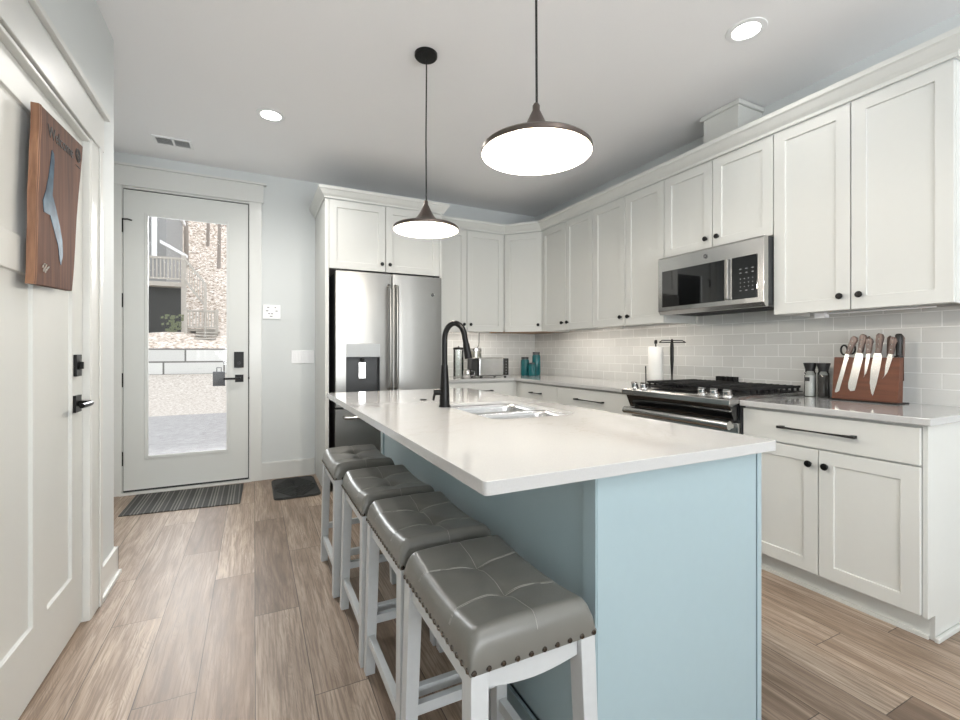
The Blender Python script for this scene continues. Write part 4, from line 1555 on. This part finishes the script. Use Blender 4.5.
B().lathe([(0, .286), (.058, .286), (.058, .304), (.05, .31), (.008, .312), (.006, .325), (0, .326)], (1.93, 4.40, .914), 28).build('lid', M['black'], ja, True)
b = B()
for a in range(3):
    t_ = a * 2 * pi / 3 + .5
    b.tube([(1.93 + .055 * cos(t_), 4.40 + .055 * sin(t_), .914), (1.93 + .055 * cos(t_), 4.40 + .055 * sin(t_), 1.20)], .0035, 6)
b.tube([(1.985, 4.38, 1.18), (2.02, 4.37, 1.17), (2.022, 4.37, .98), (1.985, 4.38, .96)], .006, 8)
b.build('frame', M['chrome'], ja)
tag(B().lathe([(0, 0), (.036, 0), (.044, .03), (.042, .07), (.036, .082), (.034, .082), (.04, .068), (.041, .03), (0, .006)], (1.955, 4.24, .914), 24).tube([(1.995, 4.23, .985), (2.03, 4.225, .98), (2.03, 4.225, .94), (1.995, 4.23, .93)], .005, 8)
    .build('milk_jug', M['chrome'], smooth=True, loc=(1.955, 4.24, .914)), 'small chrome milk jug in front of the coffee press', 'jug')
ca = thing('tin_canister', (2.195, 4.545, .914), 'tall tin canister with lid standing behind the toaster', 'canister')
B().lathe([(0, 0), (.066, 0), (.066, .29), (.062, .294), (0, .294)], (2.195, 4.545, .914), 28).build('can', M['tin'], ca, True)
B().lathe([(.068, .27), (.070, .272), (.070, .300), (.06, .306), (0, .308), ], (2.195, 4.545, .914), 28).build('lid', M['chrome'], ca, True)
tag(B().tube([(2.285, 4.633, 1.395), (2.285, 4.633, 1.30), (2.28, 4.628, 1.25), (2.255, 4.62, 1.225), (2.245, 4.61, 1.10), (2.245, 4.61, .92)], .0035, 8).build('power_cord', M['blackp'], loc=(2.285, 4.633, 1.25)),
    'thin dark cord hanging down the tiles behind the toaster', 'cord')
for x, y, r_, h_, lb in ((2.705, 4.33, .047, .205, 'medium teal glass jar, leftmost of the three in the corner'),
                         (2.735, 4.235, .040, .145, 'smallest teal glass jar, in front of the two taller ones'),
                         (2.835, 4.30, .047, .262, 'tallest teal glass jar, rightmost of the three in the corner')):
    j = thing('glass_jar', (x, y, .914), lb, 'jar', 'teal jars in the counter corner')
    B().lathe([(0, .001), (r_ * .9, .001), (r_, .012), (r_, h_ * .80), (r_ * .86, h_ * .87), (r_ * .86, h_ * .88), (0, h_ * .88)], (x, y, .914), 24).build('glass_body', M['teal'], j, True)
    B().lathe([(0, h_ * .885), (r_ * .85, h_ * .885), (r_ * .85, h_), (0, h_)], (x, y, .914), 24).build('lid', M['darkcase'], j, True)

# ------------------------------------------------------------------ wall plates, mats
p = tag(B().box(.072, .222, YB - .012, YB - .0005, 1.482, 1.612).build('alarm_keypad', M['plastic'], bev=.003, loc=(.147, YB, 1.482)), 'small white wall panel with dark marks right of the entry door', 'wall panel')
b = B()
for x, z, w_ in ((.118, 1.588, .009), (.178, 1.588, .006), (.108, 1.556, .010), (.188, 1.556, .009), (.125, 1.530, .008), (.150, 1.530, .008), (.142, 1.506, .011)):
    b.box(x - w_, x + w_, YB - .0128, YB - .0121, z - .003, z + .003)
b.build('printed_marks', M['ink'], p)
p = tag(B().box(.315, .518, YB - .008, YB - .0005, 1.068, 1.190).build('switch_plate', M['plastic'], bev=.003, loc=(.41, YB, 1.068)), 'white four-gang light switch plate by the fridge surround', 'light switch')
for i in range(4):
    B().box(.334 + i * .046, .362 + i * .046, YB - .013, YB - .0082, 1.092, 1.166).build('rocker', M['plastic'], p, bev=.002)
tag(B().prism([(-.862, 4.60, .0005), (-.868, 4.055, .0005), (-.095, 3.99, .0005), (-.082, 4.575, .0005)], (0, 0, .007)).build('door_mat', M['stripe'], loc=(-.47, 4.3, 0), bev=.002), 'grey striped woven mat in front of the glazed entry door', 'door mat')
rm = thing('boot_tray_mat', (.32, 4.25, 0), 'small black rubber mat with diamond ridges beside the fridge surround', 'door mat')
B().prism([(x, y, .0005) for x, y in rrect(.140, .500, 3.94, 4.56, .05)], (0, 0, .009)).build('base_sheet', M['rubber'], rm, bev=.003)
b = B()
cx, cy = .32, 4.25
for k in (.25, .45, .65, .85, 1.05, 1.25):
    ax_, ay_ = .155 * k, .27 * k
    P4 = [(cx + ax_, cy), (cx, cy + ay_), (cx - ax_, cy), (cx, cy - ay_)]
    for i in range(4):
        p0, p1 = Vector(P4[i]), Vector(P4[(i + 1) % 4])
        seg = []
        for q in range(21):
            pp = p0 + (p1 - p0) * q / 20
            if abs(pp.x - cx) < .155 and abs(pp.y - cy) < .275:
                seg.append((pp.x, pp.y, .0115))
        if len(seg) > 1:
            b.tube([seg[0], seg[-1]], .007, 6)
b.tube([(x, y, .0115) for x, y in rrect(.150, .490, 3.952, 4.548, .045)] + [(.490, 4.4, .011)], .004, 6)
b.build('ridges', M['rubber'], rm)

# ------------------------------------------------------------------ ceiling fittings
def pendant(x, y, zr, label):
    r = thing('pendant_lamp', (x, y, CEIL), label, 'pendant lamp', 'pendant lamps over the island')
    B().lathe([(0, CEIL - .0005), (.062, CEIL - .0005), (.062, CEIL - .016), (.057, CEIL - .022), (0, CEIL - .022)], (x, y, 0), 32).build('canopy', M['black'], r, True)
    B().tube([(x, y, CEIL - .021), (x + .003, y, zr + .9), (x, y, zr + .5), (x + .002, y, zr + .163)], .004, 8).build('cord', M['blackp'], r, True)
    out = [(.1765, 0), (.179, .003), (.179, .014), (.173, .020), (.13, .029), (.095, .039), (.070, .052), (.048, .074), (.032, .100), (.020, .126), (.012, .142), (.012, .157), (.007, .165), (0, .166)]
    inn = [(0, .046), (.05, .040), (.10, .030), (.160, .015), (.172, .008), (.1765, 0)]
    sh = B().lathe(out, (x, y, zr), 56).build('shade', M['copper'], r, True)
    B().lathe(inn, (x, y, zr), 56).build('shade_lining', M['lampwhite'], sh, True)
    B().ball((x, y, zr + .014), .028, 20).lathe([(.013, .034), (.013, .045)], (x, y, zr), 12).build('bulb', M['bulb'], r, True)
    l = bpy.data.lights.new('bulb_light', 'POINT')
    l.energy = 15
    l.color = (1, .9, .78)
    l.shadow_soft_size = .03
    lo = bpy.data.objects.new('bulb_light', l)
    COL.objects.link(lo)
    lo.parent = r
    lo.location = (0, 0, zr - .02 - CEIL)
    return r


pendant(.82, 1.244, 1.817, 'nearer dark flared pendant lamp hanging over the island')
pendant(.845, 2.372, 1.842, 'farther flared pendant lamp with bronze sheen, nearer the fridge')


def downlight(x, y, label, power=38):
    r = thing('recessed_ceiling_light', (x, y, CEIL), label, 'ceiling light', 'recessed lights in the ceiling')
    B().lathe([(.062, -.002), (.066, -.006), (.092, -.004), (.094, -.0005), (.062, -.0005)], (x, y, CEIL), 40, close=True).build('trim_ring', M['plastic'], r, True)
    B().lathe([(0, -.0035), (.061, -.0035), (.061, -.0008), (0, -.0008)], (x, y, CEIL), 40).build('lens', M['led'], r)
    l = bpy.data.lights.new('downlight_lamp', 'SPOT')
    l.energy = power
    l.spot_size = radians(165)
    l.spot_blend = .8
    l.color = (1, .97, .93)
    l.shadow_soft_size = .06
    lo = bpy.data.objects.new('downlight_lamp', l)
    COL.objects.link(lo)
    lo.parent = r
    lo.location = (0, 0, -.02)


downlight(.105, 3.457, 'small recessed ceiling light near the entry door')
downlight(2.24, 1.475, 'large recessed ceiling light above the range side', 7)
downlight(1.1, -0.9, 'unseen recessed fill light added to the ceiling behind the camera', 18)  # extra downlight out of view, added to spread the light more evenly
cvn = thing('ceiling_vent', (-.565, 4.235, CEIL), 'white two-panel air register in the ceiling near the entry door', 'ceiling vent')
vx0, vx1, vy0, vy1 = -.69, -.435, 4.155, 4.32
b = B()
zt = CEIL - .0005
zb_ = CEIL - .008
b.box(vx0, vx1, vy0, vy0 + .02, zb_, zt).box(vx0, vx1, vy1 - .02, vy1, zb_, zt)
b.box(vx0, vx0 + .018, vy0 + .02, vy1 - .02, zb_, zt).box(vx1 - .018, vx1, vy0 + .02, vy1 - .02, zb_, zt).box(-.5675, -.5525, vy0 + .02, vy1 - .02, zb_, zt)
b.build('frame', M['plastic'], cvn)
B().box(vx0 + .018, vx1 - .018, vy0 + .02, vy1 - .02, CEIL - .002, zt).build('backing', M['slate'], cvn)
b = B()
for i in range(7):
    y = vy0 + .028 + i * .017
    for a, e in ((vx0 + .019, -.568), (-.552, vx1 - .019)):
        b.quadbox([(a, y, CEIL - .0022), (e, y, CEIL - .0022), (e, y + .004, CEIL - .0022), (a, y + .004, CEIL - .0022)],
                  [(a, y - .005, CEIL - .007), (e, y - .005, CEIL - .007), (e, y - .002, CEIL - .007), (a, y - .002, CEIL - .007)])
b.build('louvres', M['plastic'], cvn)

# ------------------------------------------------------------------ outside, beyond the glazed door
g = B()
prof_g = [(4.81, -.12), (6.5, -.16), (12, -.22), (15.5, -.20), (17.5, 0.0), (19.9, .36)]
for (y0, z0_), (y1, z1_) in zip(prof_g, prof_g[1:3]):
    g.quadbox([(-9, y0, z0_ - .2), (3, y0, z0_ - .2), (3, y1, z1_ - .2), (-9, y1, z1_ - .2)], [(-9, y0, z0_), (3, y0, z0_), (3, y1, z1_), (-9, y1, z1_)])
struct('street_ground', g, M['asphalt'])
g = B()
for (y0, z0_), (y1, z1_) in zip(prof_g[2:], prof_g[3:]):
    g.quadbox([(-9, y0, z0_ - .2), (3, y0, z0_ - .2), (3, y1, z1_ - .2), (-9, y1, z1_ - .2)], [(-9, y0, z0_), (3, y0, z0_), (3, y1, z1_), (-9, y1, z1_)])
struct('verge_ground', g, M['gravel'])
tag(B().box(-9, 3, 20, 20.6, .2, 1.31).build('retaining_wall', M['blocks'], loc=(0, 20, .37 - .01)), 'pale concrete block retaining wall across the street outside', 'retaining wall')
g = B()
bank = [(20.6, 1.25), (24, 1.95), (27, 2.1), (31, 3.0), (40, 9.5), (60, 30)]
nxx = 12
rows = []
for y, z in bank:
    rows.append([g.bm.verts.new((-26 + 30 * i / nxx, y, z + random.uniform(-.15, .15) * (y > 21))) for i in range(nxx + 1)])
for a, c_ in zip(rows, rows[1:]):
    for i in range(nxx):
        g.bm.faces.new((a[i], a[i + 1], c_[i + 1], c_[i]))
struct('hillside_ground', g, M['hill'], smooth=True)
dk = thing('deck_house', (-4.5, 28, 2.0), 'grey house with raised timber deck and stairs across the street', 'house')
b = B().box(-9.5, -4.02, 28, 34, 1.9, 9.2)
b.build('siding_wall', M['walldirt'], dk)
b = B()
b.prism([(-9.8, 27.9, 9.2), (-3.9, 27.9, 9.2), (-3.9, 27.9, 9.4), (-9.8, 27.9, 9.4)], (0, 6.5, 0))
b.prism([(-4.2, 27.4, 6.62), (-3.05, 27.4, 5.98), (-3.05, 27.4, 6.12), (-4.2, 27.4, 6.78)], (0, .3, 0))
b.build('fascia', M['roofwhite'], dk)
b = B().box(-4.9, -4.75, 27.9, 28, 7.0, 9.2).box(-4.5, -4.4, 27.9, 28, 5.9, 9.2).box(-4.62, -4.5, 27.9, 28, 5.9, 8.9)
b.build('window_trim', M['roofwhite'], dk)
B().box(-9.0, -3.1, 25.9, 28, 4.30, 4.50).build('deck_floor', M['deckwood'], dk)
B().box(-9.0, -3.15, 26.5, 27.9, 1.9, 4.29).build('dark_underside', M['deckdark'], dk)  # dark grey box filling the space below the deck floor
B().box(-3.12, -2.93, 25.85, 26.05, 1.9, 5.8).box(-5.2, -5.06, 25.85, 26.0, 1.9, 4.3).build('post', M['deckwood'], dk)
b = B().box(-9.0, -3.1, 25.88, 25.96, 5.58, 5.68).box(-9.0, -3.1, 25.9, 25.96, 4.62, 4.70)
for i in range(40):
    x = -9.0 + i * .148
    b.box(x, x + .05, 25.9, 25.95, 4.7, 5.6)
b.build('deck_railing', M['deckwood'], dk)
b = B()
A0, A1 = Vector((-3.0, 25.9, 5.68)), Vector((-2.0, 24.1, 4.30))
for zz, hh in ((0, .09), (-1.02, .08)):
    b.quadbox([A0 + Vector((0, 0, zz - hh)), A1 + Vector((0, 0, zz - hh)), A1 + Vector((.06, 0, zz - hh)), A0 + Vector((.06, 0, zz - hh))],
              [A0 + Vector((0, 0, zz)), A1 + Vector((0, 0, zz)), A1 + Vector((.06, 0, zz)), A0 + Vector((.06, 0, zz))])
for i in range(9):
    p = A0.lerp(A1, i / 8)
    b.box(p.x, p.x + .03, p.y, p.y + .03, p.z - 1.0, p.z - .03)
b.build('stair_railing', M['deckwood'], dk)
b = B().box(-2.75, -1.5, 24.0, 24.06, 2.98, 3.07).box(-2.75, -1.5, 24.0, 24.06, 2.25, 2.33).box(-2.78, -2.66, 23.95, 24.07, 1.9, 3.12).box(-1.58, -1.46, 23.95, 24.07, 1.9, 3.12)
for i in range(9):
    b.box(-2.6 + i * .12, -2.55 + i * .12, 24.0, 24.05, 2.33, 3.0)
b.build('landing_railing', M['deckwood'], dk)
b = B().box(-2.7, -1.5, 24.1, 25.9, 2.12, 2.22).box(-2.05, -1.93, 24.05, 24.15, 1.9, 4.3)
for i in range(3):
    b.box(-2.3, -1.5, 22.9 + i * .35, 23.2 + i * .35, 1.72 + i * .14, 1.80 + i * .14)
b.build('landing_steps', M['deckwood'], dk)
sh = B()
for i in range(60):
    a = random.uniform(0, 2 * pi)
    rr = random.uniform(0, .45)
    p = Vector((-3.35 + rr * cos(a), 24.6 + rr * sin(a) * .4, 2.05 + random.uniform(0, .75)))
    sh.quadbox([p, p + Vector((.1, 0, .02)), p + Vector((.1, .02, .05)), p + Vector((0, .02, .05))], [p + Vector((0, 0, .09)), p + Vector((.1, 0, .12)), p + Vector((.1, .02, .12)), p + Vector((0, .02, .1))])
tag(sh.build('garden_shrub', M['leafgreen'], loc=(-3.35, 24.6, 2.0)), 'small green shrub below the deck across the street', 'shrub')
trees = [(-5.9, 36, 12, .17), (-5.0, 39, 13, .13), (-4.1, 36.5, 13, .15), (-3.1, 39.5, 11, .12), (-6.9, 42, 14, .18), (-5.6, 45, 14, .16), (-4.2, 43, 13, .14), (-2.2, 36.5, 12, .12), (-6.4, 49, 13, .18), (-4.4, 50, 13, .17)]
kinds = ['nearest the house wall', 'just right of the house', 'beyond the stair railing', 'above the stair landing', 'on the slope behind the house', 'high behind the house',
         'high up the middle of the slope', 'at the right edge of the glass', 'far up the slope on the left', 'far up the slope in the middle']


def hz(y):
    for (y0, z0_), (y1, z1_) in zip(bank, bank[1:]):
        if y0 <= y <= y1:
            return z0_ + (z1_ - z0_) * (y - y0) / (y1 - y0)
    return 2


for (x, y, h_, r_), kd in zip(trees, kinds):
    z = hz(y) - .3
    t = thing('bare_tree', (x, y, z), 'bare grey winter tree ' + kd + ' outside the glass', 'tree', 'bare trees on the hillside')
    lean = random.uniform(-.5, .5)
    B().tube([(x, y, z), (x + lean * .3, y, z + h_ * .4), (x + lean, y, z + h_)], [r_, r_ * .8, r_ * .3], 8).build('trunk', M['bark'], t, True)
    b = B()
    for i in range(16):
        q = random.uniform(.15, .95)
        a = random.uniform(0, 2 * pi)
        L = random.uniform(.8, 2.2) * (1.1 - q * .5)
        p0 = Vector((x + lean * q * .8, y, z + h_ * q))
        p1 = p0 + Vector((cos(a) * L, sin(a) * L, L * .8))
        p2 = p1 + Vector((random.uniform(-.4, .4), 0, L * .5))
        b.tube([p0, p1, p2], [r_ * .3, r_ * .16, .008], 5)
    b.build('branches', M['bark'], t)
